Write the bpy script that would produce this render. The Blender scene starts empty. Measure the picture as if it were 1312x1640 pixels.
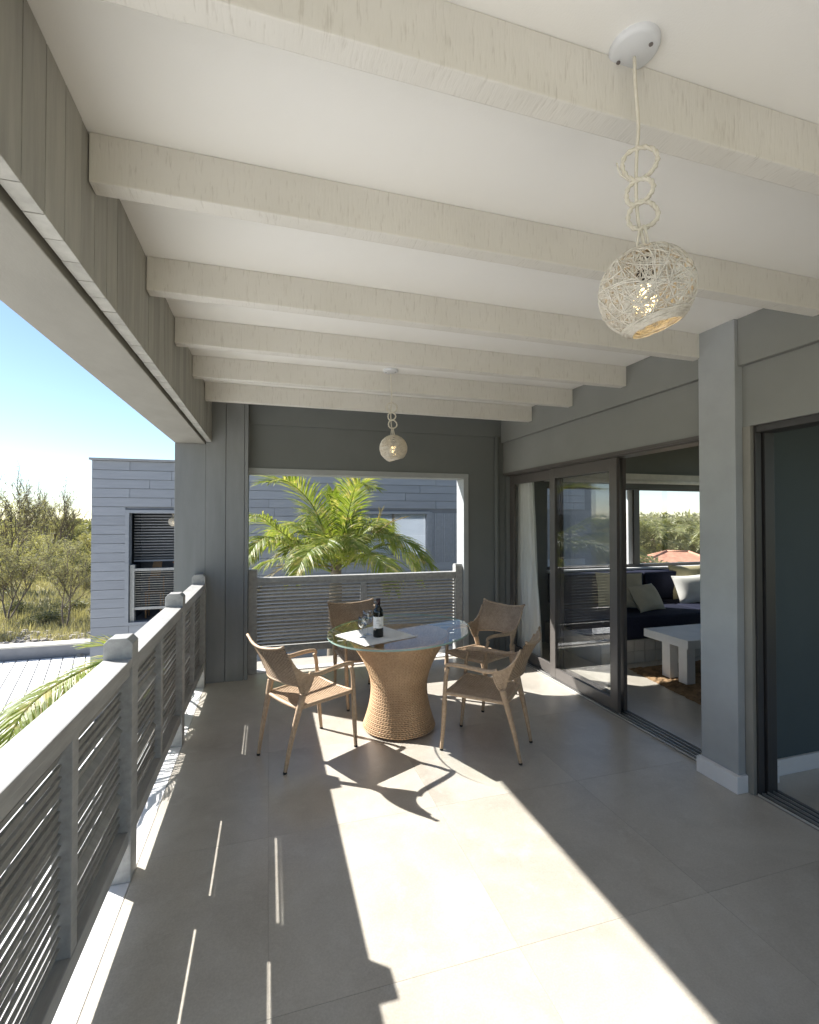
import bpy, bmesh, math, random
from mathutils import Vector, Matrix

R = math.radians
PI = math.pi
rnd = random.Random(7)
scene = bpy.context.scene
COL = scene.collection

# ------------------------------------------------------------------ camera
cam_d = bpy.data.cameras.new('camera')
cam = bpy.data.objects.new('camera', cam_d)
COL.objects.link(cam)
cam.location = (0, 0, 1.6)
cam.rotation_euler = (R(90.83), 0, R(-16.56))
cam_d.sensor_fit = 'HORIZONTAL'
cam_d.sensor_width = 36
cam_d.lens = 36 * 760 / 1312
cam_d.clip_start = 0.02
cam_d.clip_end = 3000
scene.camera = cam

# ------------------------------------------------------------------ sky and sun
SUN_DIR = Vector((0.954, -0.775, -1.0)).normalized()      # direction the light travels
SUN_EL = math.asin(-SUN_DIR.z)
SUN_AZ = math.atan2(-SUN_DIR.x, -SUN_DIR.y)               # from +Y towards +X
world = bpy.data.worlds.new('World')
scene.world = world
world.use_nodes = True
wn = world.node_tree
bg = wn.nodes['Background']
sky = wn.nodes.new('ShaderNodeTexSky')
sky.sky_type = 'NISHITA'
sky.sun_disc = False
sky.sun_elevation = SUN_EL
sky.sun_rotation = SUN_AZ
sky.air_density = 0.85
sky.dust_density = 0.1
sky.ozone_density = 1.8
wn.links.new(sky.outputs[0], bg.inputs[0])
bg.inputs[1].default_value = 0.051

sun_d = bpy.data.lights.new('sun', 'SUN')
sun_d.energy = 3.5
sun_d.angle = R(0.5)
sun_d.color = (1.0, 0.98, 0.945)
sun = bpy.data.objects.new('sun', sun_d)
COL.objects.link(sun)
sun.location = (-6, 6, 9)
sun.rotation_euler = SUN_DIR.to_track_quat('-Z', 'Y').to_euler()

vs = scene.view_settings
vs.view_transform = 'Standard'
vs.look = 'None'
vs.exposure = 1.95
vs.gamma = 1.0
vs.use_curve_mapping = False
scene.display_settings.display_device = 'sRGB'

cy = scene.cycles
cy.max_bounces = 14
cy.diffuse_bounces = 8
cy.glossy_bounces = 5
cy.transmission_bounces = 8
cy.transparent_max_bounces = 24
cy.caustics_reflective = False
cy.caustics_refractive = False
cy.sample_clamp_indirect = 6
cy.use_denoising = True

# ------------------------------------------------------------------ materials
MATS = {}

def new_mat(name):
    m = bpy.data.materials.new(name)
    m.use_nodes = True
    nt = m.node_tree
    b = nt.nodes['Principled BSDF']
    MATS[name] = m
    return m, nt, b

def ramp(nt, fac, stops):
    r = nt.nodes.new('ShaderNodeValToRGB')
    cr = r.color_ramp
    while len(cr.elements) > 1:
        cr.elements.remove(cr.elements[-1])
    cr.elements[0].position = stops[0][0]
    cr.elements[0].color = (*stops[0][1], 1)
    for p, c in stops[1:]:
        e = cr.elements.new(p)
        e.color = (*c, 1)
    nt.links.new(fac, r.inputs[0])
    return r.outputs[0]

def coords(nt, scale=(1, 1, 1), kind='Object', rand=False):
    tc = nt.nodes.new('ShaderNodeTexCoord')
    mp = nt.nodes.new('ShaderNodeMapping')
    mp.inputs['Scale'].default_value = scale
    nt.links.new(tc.outputs[kind], mp.inputs[0])
    if rand:
        oi = nt.nodes.new('ShaderNodeObjectInfo')
        mul = nt.nodes.new('ShaderNodeVectorMath')
        mul.operation = 'SCALE'
        mul.inputs[0].default_value = (13.1, 7.7, 5.3)
        nt.links.new(oi.outputs['Random'], mul.inputs['Scale'])
        nt.links.new(mul.outputs[0], mp.inputs['Location'])
    return mp.outputs[0]

def noise(nt, vec, scale, detail=6, rough=0.6, dist=0.0):
    n = nt.nodes.new('ShaderNodeTexNoise')
    n.inputs['Scale'].default_value = scale
    n.inputs['Detail'].default_value = detail
    n.inputs['Roughness'].default_value = rough
    n.inputs['Distortion'].default_value = dist
    nt.links.new(vec, n.inputs['Vector'])
    return n.outputs[0]

def bump(nt, b, h, strength, dist=0.01):
    n = nt.nodes.new('ShaderNodeBump')
    n.inputs['Strength'].default_value = strength
    n.inputs['Distance'].default_value = dist
    nt.links.new(h, n.inputs['Height'])
    nt.links.new(n.outputs[0], b.inputs['Normal'])

def mixc(nt, fac, a, c, blend='MIX'):
    m = nt.nodes.new('ShaderNodeMix')
    m.data_type = 'RGBA'
    m.blend_type = blend
    if isinstance(fac, (int, float)):
        m.inputs[0].default_value = fac
    else:
        nt.links.new(fac, m.inputs[0])
    for i, v in ((6, a), (7, c)):
        if isinstance(v, tuple):
            m.inputs[i].default_value = (*v, 1)
        else:
            nt.links.new(v, m.inputs[i])
    return m.outputs[2]

def scl(c, k):
    return tuple(min(1, x * k) for x in c)

def per_object(nt, col, amt=0.18):
    oi = nt.nodes.new('ShaderNodeObjectInfo')
    mr = nt.nodes.new('ShaderNodeMapRange')
    mr.inputs[3].default_value = 1 - amt
    mr.inputs[4].default_value = 1 + amt
    nt.links.new(oi.outputs['Random'], mr.inputs[0])
    v = nt.nodes.new('ShaderNodeVectorMath')
    v.operation = 'SCALE'
    nt.links.new(col, v.inputs[0])
    nt.links.new(mr.outputs[0], v.inputs['Scale'])
    return v.outputs[0]

def simple(name, c, rough=0.6, var=0.12, nscale=6, stretch=(1, 1, 1), bs=0.1, bscale=60, spec=0.4, metallic=0, objvar=0.0, bd=0.003):
    m, nt, b = new_mat(name)
    v = coords(nt, stretch, rand=objvar > 0)
    f = noise(nt, v, nscale)
    col = ramp(nt, f, [(0.3, scl(c, 1 - var)), (0.7, scl(c, 1 + var))])
    if objvar:
        col = per_object(nt, col, objvar)
    nt.links.new(col, b.inputs['Base Color'])
    b.inputs['Roughness'].default_value = rough
    b.inputs['Specular IOR Level'].default_value = spec
    b.inputs['Metallic'].default_value = metallic
    if bs:
        h = noise(nt, v, bscale, 4)
        bump(nt, b, h, bs, bd)
    return m

GREY = (0.345, 0.335, 0.30)
simple('grey_board', GREY, 0.62, 0.16, 3, (6, 6, 0.7), 0.35, 40, objvar=0.10)
simple('grey_rail', (0.345, 0.338, 0.32), 0.5, 0.17, 5, (6, 1, 6), 0.25, 30)
simple('grey_slat', (0.275, 0.265, 0.24), 0.55, 0.15, 4, (8, 0.8, 8), 0.25, 30, objvar=0.12)
simple('grey_wall', (0.155, 0.165, 0.16), 0.75, 0.05, 2.5, (1, 1, 1), 0.25, 140, bd=0.002)
simple('band_grey_lifted', (0.225, 0.228, 0.21), 0.75, 0.05, 2.5, (1, 1, 1), 0.25, 140, bd=0.002)  # lighter copy of grey_wall, lifted shade put into the colour
simple('column_paint', (0.345, 0.358, 0.358), 0.7, 0.08, 3.5, (1, 1, 1), 0.3, 140, bd=0.002)
simple('post_paint', (0.205, 0.212, 0.212), 0.65, 0.10, 2.0, (4, 4, 0.6), 0.25, 60)
simple('soffit_panel', (0.235, 0.223, 0.192), 0.7, 0.10, 2.2, (2, 1, 1), 0.2, 60)
simple('blue_wall', (0.07, 0.092, 0.098), 0.7, 0.05, 2.5, bs=0.2, bscale=140)
simple('white_trim', (0.72, 0.71, 0.70), 0.45, 0.04, 5, bs=0.05)
simple('white_table', (0.82, 0.81, 0.78), 0.5, 0.06, 5, bs=0.1)
simple('alu_frame', (0.098, 0.088, 0.080), 0.38, 0.06, 5, bs=0.0, spec=0.5)
simple('alu_track', (0.035, 0.033, 0.032), 0.45, 0.06, 5, bs=0.0, spec=0.5)
simple('alu_rail', (0.62, 0.61, 0.58), 0.3, 0.04, 5, bs=0.0, metallic=0.8)
simple('navy_fabric', (0.017, 0.019, 0.036), 0.85, 0.2, 40, bs=0.3, bscale=300, spec=0.2)
simple('cream_fabric', (0.50, 0.45, 0.34), 0.85, 0.08, 12, bs=0.3, bscale=200, spec=0.2)
simple('yellow_fabric', (0.62, 0.54, 0.33), 0.85, 0.08, 12, bs=0.3, bscale=200, spec=0.2)
simple('white_fabric', (0.74, 0.72, 0.67), 0.85, 0.06, 12, bs=0.3, bscale=200, spec=0.2)
simple('curtain_cloth', (0.82, 0.82, 0.79), 0.85, 0.05, 12, (1, 1, 0.2), 0.2, 200, spec=0.2)
simple('bench_tile', (0.58, 0.54, 0.47), 0.5, 0.1, 6, bs=0.1, objvar=0.08)
simple('rug_fibre', (0.24, 0.155, 0.085), 0.95, 0.45, 14, (1, 1, 1), 0.5, 120, spec=0.1)
simple('black_plastic', (0.012, 0.012, 0.012), 0.4, 0.1, 8, bs=0)
simple('canopy_plastic', (0.70, 0.71, 0.72), 0.4, 0.04, 6, bs=0.05)
simple('bottle_paper', (0.80, 0.79, 0.75), 0.6, 0.03, 20, bs=0.05)
simple('print_ink', (0.16, 0.14, 0.13), 0.6, 0.03, 20, bs=0)
simple('bottle_foil', (0.02, 0.008, 0.012), 0.3, 0.1, 20, bs=0)
simple('neighbor_siding', (0.265, 0.275, 0.30), 0.65, 0.07, 3, (0.5, 1, 4), 0.2, 30, objvar=0.05)
simple('neighbor_wall', (0.17, 0.175, 0.19), 0.7, 0.1, 3, (1, 1, 1), 0.2, 30)
simple('dark_interior', (0.17, 0.18, 0.20), 0.8, 0.1, 3, bs=0)
simple('deck_board', (0.80, 0.79, 0.76), 0.6, 0.10, 3, (1, 5, 1), 0.2, 30, objvar=0.05)
simple('parapet', (0.24, 0.24, 0.25), 0.7, 0.1, 3, bs=0.1)
simple('parapet_cap', (0.62, 0.58, 0.50), 0.7, 0.15, 4, bs=0.1)
simple('roof_tile', (0.44, 0.22, 0.145), 0.7, 0.25, 4, (1, 1, 1), 0.3, 12)
simple('house_wall', (0.60, 0.55, 0.47), 0.8, 0.08, 4, bs=0.1)
simple('rock', (0.36, 0.325, 0.28), 0.9, 0.35, 3, bs=0.6, bscale=8, bd=0.05)
simple('bark', (0.19, 0.155, 0.125), 0.9, 0.3, 8, (1, 1, 0.3), 0.5, 30, bd=0.02)
simple('palm_trunk', (0.20, 0.165, 0.125), 0.9, 0.3, 8, (1, 1, 3), 0.5, 30, bd=0.02)
simple('terracotta', (0.42, 0.19, 0.10), 0.8, 0.2, 8)
simple('teak', (0.30, 0.18, 0.095), 0.6, 0.2, 8, (1, 1, 1))

def leaf_mat(name, c1, c2, rough=0.5, trans=0.35, back=None):
    m, nt, b = new_mat(name)
    v = coords(nt, (1, 1, 1), rand=True)
    f = noise(nt, v, 2.2, 3)
    col = ramp(nt, f, [(0.32, c1), (0.68, c2)])
    if back:
        f2 = noise(nt, v, 9, 2)
        fac = ramp(nt, f2, [(0.52, (0, 0, 0)), (0.66, (1, 1, 1))])
        col = mixc(nt, fac, col, back)
    nt.links.new(col, b.inputs['Base Color'])
    b.inputs['Roughness'].default_value = rough
    b.inputs['Specular IOR Level'].default_value = 0.35
    tr = nt.nodes.new('ShaderNodeBsdfTranslucent')
    nt.links.new(mixc(nt, 1.0, col, (1.0, 1.0, 0.45) if name != 'sky_glow_cloth' else (1.0, 1.0, 1.0), 'MULTIPLY'), tr.inputs[0])
    mx = nt.nodes.new('ShaderNodeMixShader')
    mx.inputs[0].default_value = trans
    out = nt.nodes['Material Output']
    nt.links.new(b.outputs[0], mx.inputs[1])
    nt.links.new(tr.outputs[0], mx.inputs[2])
    nt.links.new(mx.outputs[0], out.inputs[0])
    return m

leaf_mat('palm_leaf', (0.135, 0.195, 0.030), (0.310, 0.355, 0.095), 0.5, 0.5, (0.48, 0.43, 0.20))
leaf_mat('palm_leaf_dry', (0.24, 0.18, 0.08), (0.40, 0.33, 0.16), 0.6, 0.3)
leaf_mat('palm_far', (0.11, 0.13, 0.045), (0.26, 0.265, 0.11), 0.38, 0.4, (0.36, 0.32, 0.18))
leaf_mat('casuarina_leaf', (0.26, 0.25, 0.155), (0.41, 0.385, 0.25), 0.7, 0.4)
leaf_mat('bush_leaf', (0.16, 0.165, 0.085), (0.31, 0.295, 0.165), 0.6, 0.4)
leaf_mat('bush_leaf_light', (0.29, 0.27, 0.14), (0.45, 0.41, 0.23), 0.6, 0.4)
leaf_mat('sky_glow_cloth', (0.74, 0.76, 0.78), (0.78, 0.80, 0.82), 0.8, 0.6)  # pale sky brightness of the neighbour's window, put into a translucent colour
leaf_mat('dry_grass', (0.34, 0.305, 0.19), (0.50, 0.455, 0.31), 0.8, 0.3)

def ceiling_mat():
    m, nt, b = new_mat('ceiling_paint')
    v = coords(nt)
    f = noise(nt, v, 1.6)
    nt.links.new(ramp(nt, f, [(0.3, (0.855, 0.84, 0.795)), (0.7, (0.885, 0.87, 0.83))]), b.inputs['Base Color'])
    b.inputs['Roughness'].default_value = 0.8
    bump(nt, b, noise(nt, v, 160, 4), 0.25, 0.002)
ceiling_mat()

def beam_mat():
    m, nt, b = new_mat('beam_paint')
    v = coords(nt, (1, 0.12, 0.12))
    f = noise(nt, v, 110, 3, 0.6)
    f2 = noise(nt, coords(nt, (1, 1, 1)), 2.5, 4)
    base = ramp(nt, f2, [(0.3, (0.655, 0.63, 0.57)), (0.7, (0.725, 0.70, 0.645))])
    fac = ramp(nt, f, [(0.29, (0.34, 0.34, 0.34)), (0.43, (0, 0, 0))])
    nt.links.new(mixc(nt, fac, base, (0.36, 0.32, 0.26)), b.inputs['Base Color'])
    b.inputs['Roughness'].default_value = 0.8
    bump(nt, b, f, 0.45, 0.003)
beam_mat()

def tile_mat():
    m, nt, b = new_mat('floor_tile')
    v = coords(nt, (1, 1, 1), rand=True)
    f1 = noise(nt, v, 2.2, 8, 0.62, 0.6)
    f2 = noise(nt, v, 11, 6, 0.6, 0.3)
    c1 = ramp(nt, f1, [(0.28, (0.355, 0.315, 0.255)), (0.50, (0.465, 0.420, 0.350)), (0.74, (0.560, 0.515, 0.440))])
    fac = ramp(nt, f2, [(0.54, (0, 0, 0)), (0.72, (0.55, 0.55, 0.55))])
    col = mixc(nt, fac, c1, (0.57, 0.535, 0.47))
    f3 = noise(nt, v, 140, 3, 0.7)
    col = mixc(nt, 0.22, col, ramp(nt, f3, [(0.35, (0.28, 0.255, 0.215)), (0.65, (0.62, 0.585, 0.53))]))
    col = per_object(nt, col, 0.045)
    nt.links.new(col, b.inputs['Base Color'])
    rr = nt.nodes.new('ShaderNodeMapRange')
    rr.inputs[3].default_value = 0.30
    rr.inputs[4].default_value = 0.48
    nt.links.new(f2, rr.inputs[0])
    nt.links.new(rr.outputs[0], b.inputs['Roughness'])
    b.inputs['Specular IOR Level'].default_value = 0.6
    b.inputs['Coat Weight'].default_value = 0.75
    b.inputs['Coat Roughness'].default_value = 0.30
    b.inputs['Coat IOR'].default_value = 1.7
    bump(nt, b, noise(nt, v, 90, 4), 0.08, 0.002)
tile_mat()
simple('grout', (0.34, 0.31, 0.27), 0.9, 0.1, 10)

def wicker_mat(name, a, c, rough=0.55):
    m, nt, b = new_mat(name)
    v = coords(nt)
    f = noise(nt, v, 55, 3, 0.7)
    g = noise(nt, v, 5, 2)
    col = ramp(nt, f, [(0.3, a), (0.7, c)])
    col = mixc(nt, 0.35, col, ramp(nt, g, [(0.3, scl(a, 0.8)), (0.7, scl(c, 1.1))]))
    nt.links.new(col, b.inputs['Base Color'])
    b.inputs['Roughness'].default_value = rough
    b.inputs['Specular IOR Level'].default_value = 0.35
wicker_mat('wicker_chair', (0.33, 0.225, 0.14), (0.55, 0.41, 0.28))
wicker_mat('wicker_table', (0.42, 0.26, 0.14), (0.62, 0.42, 0.25))
wicker_mat('weave_gap_shade', (0.07, 0.045, 0.03), (0.10, 0.065, 0.045))  # shade between the strands, put into a dark colour
wicker_mat('vine_strand', (0.52, 0.47, 0.39), (0.82, 0.78, 0.70), 0.7)
wicker_mat('cord', (0.60, 0.55, 0.45), (0.70, 0.66, 0.56), 0.7)

def thin_glass(name, tint, boost=1.0, ior=1.5):
    m, nt, b = new_mat(name)
    nt.nodes.remove(b)
    out = nt.nodes['Material Output']
    t = nt.nodes.new('ShaderNodeBsdfTransparent')
    t.inputs[0].default_value = (*tint, 1)
    g = nt.nodes.new('ShaderNodeBsdfGlossy')
    g.inputs['Roughness'].default_value = 0.0
    ge = nt.nodes.new('ShaderNodeNewGeometry')
    dt = nt.nodes.new('ShaderNodeVectorMath'); dt.operation = 'DOT_PRODUCT'
    nt.links.new(ge.outputs['Normal'], dt.inputs[0]); nt.links.new(ge.outputs['Incoming'], dt.inputs[1])
    def mth(op, a, b_=None):
        n = nt.nodes.new('ShaderNodeMath'); n.operation = op
        for i, v in enumerate((a, b_)):
            if v is None: continue
            if isinstance(v, (int, float)): n.inputs[i].default_value = v
            else: nt.links.new(v, n.inputs[i])
        return n
    ab = mth('ABSOLUTE', dt.outputs['Value'])
    om = mth('SUBTRACT', 1.0, ab.outputs[0])
    pw5 = mth('POWER', om.outputs[0], 5.0)
    sc_ = mth('MULTIPLY', pw5.outputs[0], 0.96)
    ad = mth('ADD', sc_.outputs[0], 0.04)
    mul = mth('MULTIPLY', ad.outputs[0], boost)
    mul.use_clamp = True
    mx = nt.nodes.new('ShaderNodeMixShader')
    nt.links.new(mul.outputs[0], mx.inputs[0])
    nt.links.new(t.outputs[0], mx.inputs[1])
    nt.links.new(g.outputs[0], mx.inputs[2])
    nt.links.new(mx.outputs[0], out.inputs[0])
thin_glass('pane_glass', (0.965, 0.975, 0.97), 2.0, 1.5)
thin_glass('table_glass', (0.945, 0.975, 0.96), 0.75, 1.5)
thin_glass('wine_glass', (0.93, 0.945, 0.96), 3.0, 1.5)
thin_glass('neighbor_glass', (0.85, 0.9, 0.95), 2.5, 1.5)

def bottle_glass():
    m, nt, b = new_mat('bottle_glass')
    b.inputs['Base Color'].default_value = (0.006, 0.008, 0.006, 1)
    b.inputs['Roughness'].default_value = 0.06
    b.inputs['Specular IOR Level'].default_value = 0.6
bottle_glass()

def glass_edge():
    m, nt, b = new_mat('glass_edge')
    b.inputs['Base Color'].default_value = (0.30, 0.42, 0.36, 1)
    b.inputs['Roughness'].default_value = 0.15
glass_edge()

def bulb_mat():
    m, nt, b = new_mat('bulb_glow')
    b.inputs['Base Color'].default_value = (0.9, 0.85, 0.7, 1)
    b.inputs['Emission Color'].default_value = (1.0, 0.72, 0.34, 1)
    b.inputs['Emission Strength'].default_value = 1.5
bulb_mat()

def ground_mat():
    m, nt, b = new_mat('dry_ground')
    v = coords(nt)
    f = noise(nt, v, 0.35, 8, 0.65)
    f2 = noise(nt, v, 2.5, 6)
    c = ramp(nt, f, [(0.32, (0.15, 0.145, 0.055)), (0.5, (0.26, 0.225, 0.105)), (0.68, (0.36, 0.31, 0.18))])
    nt.links.new(mixc(nt, 0.4, c, ramp(nt, f2, [(0.3, (0.13, 0.12, 0.05)), (0.7, (0.40, 0.35, 0.22))])), b.inputs['Base Color'])
    b.inputs['Roughness'].default_value = 0.95
    bump(nt, b, f2, 0.8, 0.1)
ground_mat()

# ------------------------------------------------------------------ mesh builder
class MB:
    def __init__(s):
        s.v = []
        s.f = []

    def box(s, x0, y0, z0, x1, y1, z1):
        n = len(s.v)
        s.v += [(x0, y0, z0), (x1, y0, z0), (x1, y1, z0), (x0, y1, z0), (x0, y0, z1), (x1, y0, z1), (x1, y1, z1), (x0, y1, z1)]
        s.f += [tuple(n + i for i in q) for q in ((0, 3, 2, 1), (4, 5, 6, 7), (0, 1, 5, 4), (1, 2, 6, 5), (2, 3, 7, 6), (3, 0, 4, 7))]
        return s

    def tube(s, pts, rad, n=6, caps=True, closed=False, flat=1.0):
        pts = [Vector(p) for p in pts]
        m = len(pts)
        if not isinstance(rad, (list, tuple)):
            rad = [rad] * m
        base = len(s.v)
        prev = None
        for i, p in enumerate(pts):
            if closed:
                t = pts[(i + 1) % m] - pts[i - 1]
            else:
                t = pts[min(i + 1, m - 1)] - pts[max(i - 1, 0)]
            if t.length < 1e-9:
                t = Vector((0, 0, 1))
            t.normalize()
            if prev is None:
                a = Vector((0, 0, 1)) if abs(t.z) < 0.9 else Vector((1, 0, 0))
                u = t.cross(a).normalized()
            else:
                u = (prev - t * prev.dot(t))
                u = u.normalized() if u.length > 1e-6 else t.orthogonal().normalized()
            prev = u
            w = t.cross(u)
            for k in range(n):
                an = 2 * PI * k / n
                s.v.append(tuple(p + u * (math.cos(an) * rad[i]) + w * (math.sin(an) * rad[i] * flat)))
        rings = m if closed else m - 1
        for i in range(rings):
            a = base + i * n
            c = base + ((i + 1) % m) * n
            for k in range(n):
                k2 = (k + 1) % n
                s.f.append((a + k, a + k2, c + k2, c + k))
        if caps and not closed:
            s.f.append(tuple(base + k for k in reversed(range(n))))
            s.f.append(tuple(base + (m - 1) * n + k for k in range(n)))
        return s

    def lathe(s, prof, n=24, c=(0, 0, 0), cap=True):
        base = len(s.v)
        for r, z in prof:
            for k in range(n):
                a = 2 * PI * k / n
                s.v.append((c[0] + r * math.cos(a), c[1] + r * math.sin(a), c[2] + z))
        for i in range(len(prof) - 1):
            for k in range(n):
                k2 = (k + 1) % n
                s.f.append((base + i * n + k, base + i * n + k2, base + (i + 1) * n + k2, base + (i + 1) * n + k))
        if cap:
            s.f.append(tuple(base + k for k in reversed(range(n))))
            s.f.append(tuple(base + (len(prof) - 1) * n + k for k in range(n)))
        return s

    def poly(s, pts):
        n = len(s.v)
        s.v += [tuple(p) for p in pts]
        s.f.append(tuple(range(n, n + len(pts))))
        return s

    def prism(s, outline, axis, a0, a1):
        """outline: 2D pts; axis 0/1/2 is the extrusion axis."""
        n = len(s.v)
        m = len(outline)
        for a in (a0, a1):
            for p in outline:
                q = list(p)
                q.insert(axis, a)
                s.v.append(tuple(q))
        s.f.append(tuple(n + i for i in reversed(range(m))))
        s.f.append(tuple(n + m + i for i in range(m)))
        for i in range(m):
            j = (i + 1) % m
            s.f.append((n + i, n + j, n + m + j, n + m + i))
        return s

    def mesh(s, name, mats, smooth=False, bevel=0.0, off=(0, 0, 0), fix=True):
        me = bpy.data.meshes.new(name)
        o = Vector(off)
        me.from_pydata([tuple(Vector(v) - o) for v in s.v], [], s.f)
        if fix or bevel:
            bm = bmesh.new()
            bm.from_mesh(me)
            bmesh.ops.recalc_face_normals(bm, faces=bm.faces)
            if bevel:
                es = [e for e in bm.edges if len(e.link_faces) == 2 and e.calc_face_angle(0) > 0.6]
                bmesh.ops.bevel(bm, geom=es, offset=bevel, segments=2, profile=0.6, affect='EDGES', clamp_overlap=True)
            bm.to_mesh(me)
            bm.free()
        for m in (mats if isinstance(mats, (list, tuple)) else [mats]):
            me.materials.append(MATS[m])
        if smooth:
            me.shade_smooth()
        me.update()
        return me

def link(name, me, parent=None):
    o = bpy.data.objects.new(name, me)
    COL.objects.link(o)
    if parent is not None:
        o.parent = parent
    return o

def tag(o, label=None, cat=None, group=None, kind=None):
    if label: o['label'] = label
    if cat: o['category'] = cat
    if group: o['group'] = group
    if kind: o['kind'] = kind
    return o

def thing(name, label, cat, loc=(0, 0, 0), rz=0.0, group=None):
    o = bpy.data.objects.new(name, None)
    COL.objects.link(o)
    o.location = loc
    o.rotation_euler = (0, 0, rz)
    o.empty_display_size = 0.1
    return tag(o, label, cat, group)

def root_off(p):
    off = Vector((0, 0, 0))
    while p is not None:
        off += p.location
        p = p.parent
    return off

def part(name, mb, mat, parent, smooth=False, bevel=0.0, local=False, **kw):
    """world-coordinate builder; parents are unrotated unless local"""
    off = (0, 0, 0) if local else root_off(parent)
    return link(name, mb.mesh(name, mat, smooth, bevel, off, **kw), parent)

def solo(name, mb, mat, label=None, cat=None, group=None, kind=None, smooth=False, bevel=0.0):
    xs = [v[0] for v in mb.v]; ys = [v[1] for v in mb.v]; zs = [v[2] for v in mb.v]
    off = ((min(xs) + max(xs)) / 2, (min(ys) + max(ys)) / 2, min(zs))
    o = link(name, mb.mesh(name, mat, smooth, bevel, off))
    o.location = off
    return tag(o, label, cat, group, kind)

def structure(name, mb, mat, smooth=False, bevel=0.0):
    return solo(name, mb, mat, kind='structure', smooth=smooth, bevel=bevel)

def copy_tree(o, parent=None):
    c = o.copy()
    COL.objects.link(c)
    if parent is not None:
        c.parent = parent
    for ch in list(o.children):
        copy_tree(ch, c)
    return c

def placed(name, me, parent, loc, rot=(0, 0, 0), scale=(1, 1, 1)):
    """piece with shared mesh at a world location under an unrotated parent"""
    o = link(name, me, parent)
    o.location = Vector(loc) - root_off(parent)
    o.rotation_euler = rot
    o.scale = scale
    return o

def bez(p0, p1, p2, t):
    p0, p1, p2 = Vector(p0), Vector(p1), Vector(p2)
    return p0 * (1 - t) ** 2 + p1 * 2 * t * (1 - t) + p2 * t * t

def spline(pts, n):
    pts = [Vector(p) for p in pts]
    P = [2 * pts[0] - pts[1]] + pts + [2 * pts[-1] - pts[-2]]
    out = []
    for i in range(1, len(P) - 2):
        for k in range(n):
            t = k / n
            a, b, c, d = P[i - 1], P[i], P[i + 1], P[i + 2]
            out.append(0.5 * ((2 * b) + (c - a) * t + (2 * a - 5 * b + 4 * c - d) * t * t + (3 * b - a - 3 * c + d) * t ** 3))
    out.append(pts[-1])
    return out

# ------------------------------------------------------------------ THE GROUND AND FAR SETTING
g = MB()
g.poly([(-900, -900, -3), (900, -900, -3), (900, 1500, -3), (-900, 1500, -3)])
structure('ground', g, 'dry_ground')

# ------------------------------------------------------------------ TERRACE FLOOR
XW = 2.70      # door plane
fl = MB().box(-0.69, -6.5, -0.30, 7.0, 5.65, -0.012)  # unseen open terrace behind the camera added for sun bounce
floor = structure('floor', fl, 'grout')
tile_meshes = {}
def tiles(x_edges, y_edges, parent):
    gp = 0.0005
    for i in range(len(x_edges) - 1):
        for j in range(len(y_edges) - 1):
            w = x_edges[i + 1] - x_edges[i] - 2 * gp
            d = y_edges[j + 1] - y_edges[j] - 2 * gp
            key = (round(w, 4), round(d, 4))
            if key not in tile_meshes:
                tile_meshes[key] = MB().box(-w / 2, -d / 2, -0.012, w / 2, d / 2, 0).mesh('floor_tile', 'floor_tile', bevel=0.0004)
            placed('floor_tile', tile_meshes[key], parent, ((x_edges[i] + x_edges[i + 1]) / 2, (y_edges[j] + y_edges[j + 1]) / 2, 0))
ys = [-6.5, -5.6, -4.7, -3.8, -2.9, -2.0, -1.1, -0.2, 0.7, 1.605, 2.51, 3.415, 4.32, 5.225, 5.65]
tiles([-0.575, 0.006, 0.906, 1.81, 2.70], ys[:-1], floor)
tiles([2.70, 3.61, 4.51, 5.41, 7.0], ys, floor)
# pale stone edge strip under the railing
structure('floor_edge', MB().box(-0.70, -6.5, -0.28, -0.5785, 4.995, -0.001), 'white_trim', bevel=0.002)

# ------------------------------------------------------------------ CEILING
ceil = structure('ceiling', MB().box(-0.864, -0.45, 2.787, 2.96, 5.66, 2.96).box(2.96, -1.6, 2.787, 7.1, 5.66, 2.96), 'ceiling_paint')  # roof cut short just behind the camera to let in more skylight
for i, y in enumerate((-0.34, 0.33, 1.0, 1.655, 2.37, 3.04, 3.72, 4.42)):
    part('ceiling_beam', MB().box(-0.532, y, 2.632, 2.664, y + 0.068, 2.7865), 'beam_paint', ceil, bevel=0.005)

# ------------------------------------------------------------------ FASCIA ABOVE THE RAILING
fas = thing('fascia_wall', 'grey fascia of upright boards above the open left side, with a smooth soffit beam', 'fascia', (-0.7, 1.7, 2.33))
part('soffit_beam', MB().box(-0.865, -0.45, 2.332, -0.594, 5.2, 2.786), 'soffit_panel', fas, bevel=0.004)
bme = MB().box(-0.024, -0.0565, 0, 0.024, 0.0565, 0.432).mesh('fascia_board', 'grey_board', bevel=0.0015)
y = 5.0 - 0.0585
while y > -0.42:
    placed('fascia_board', bme, fas, (-0.558 + rnd.uniform(-.001, .001), y, 2.353 + rnd.uniform(-.001, .001)))
    y -= 0.117
part('groove_backing', MB().box(-0.5935, -0.45, 2.39, -0.583, 5.2, 2.785), 'alu_track', fas)

# ------------------------------------------------------------------ FAR CORNER POST AND PILASTER
part_post = thing('corner_post', 'broad grey corner post where the railing meets the far wall', 'post', (-0.72, 5.12, -3))
part('post_panel', MB().box(-0.865, 5.0, -3, -0.588, 5.25, 2.3315), 'post_paint', part_post, bevel=0.004)
xs = [-0.5875, -0.402, -0.228, -0.192]
for a, c in zip(xs, xs[1:]):
    part('upright_board', MB().box(a, 5.0, -0.001, c - 0.004, 5.058, 2.786), 'post_paint', part_post, bevel=0.002)

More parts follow.
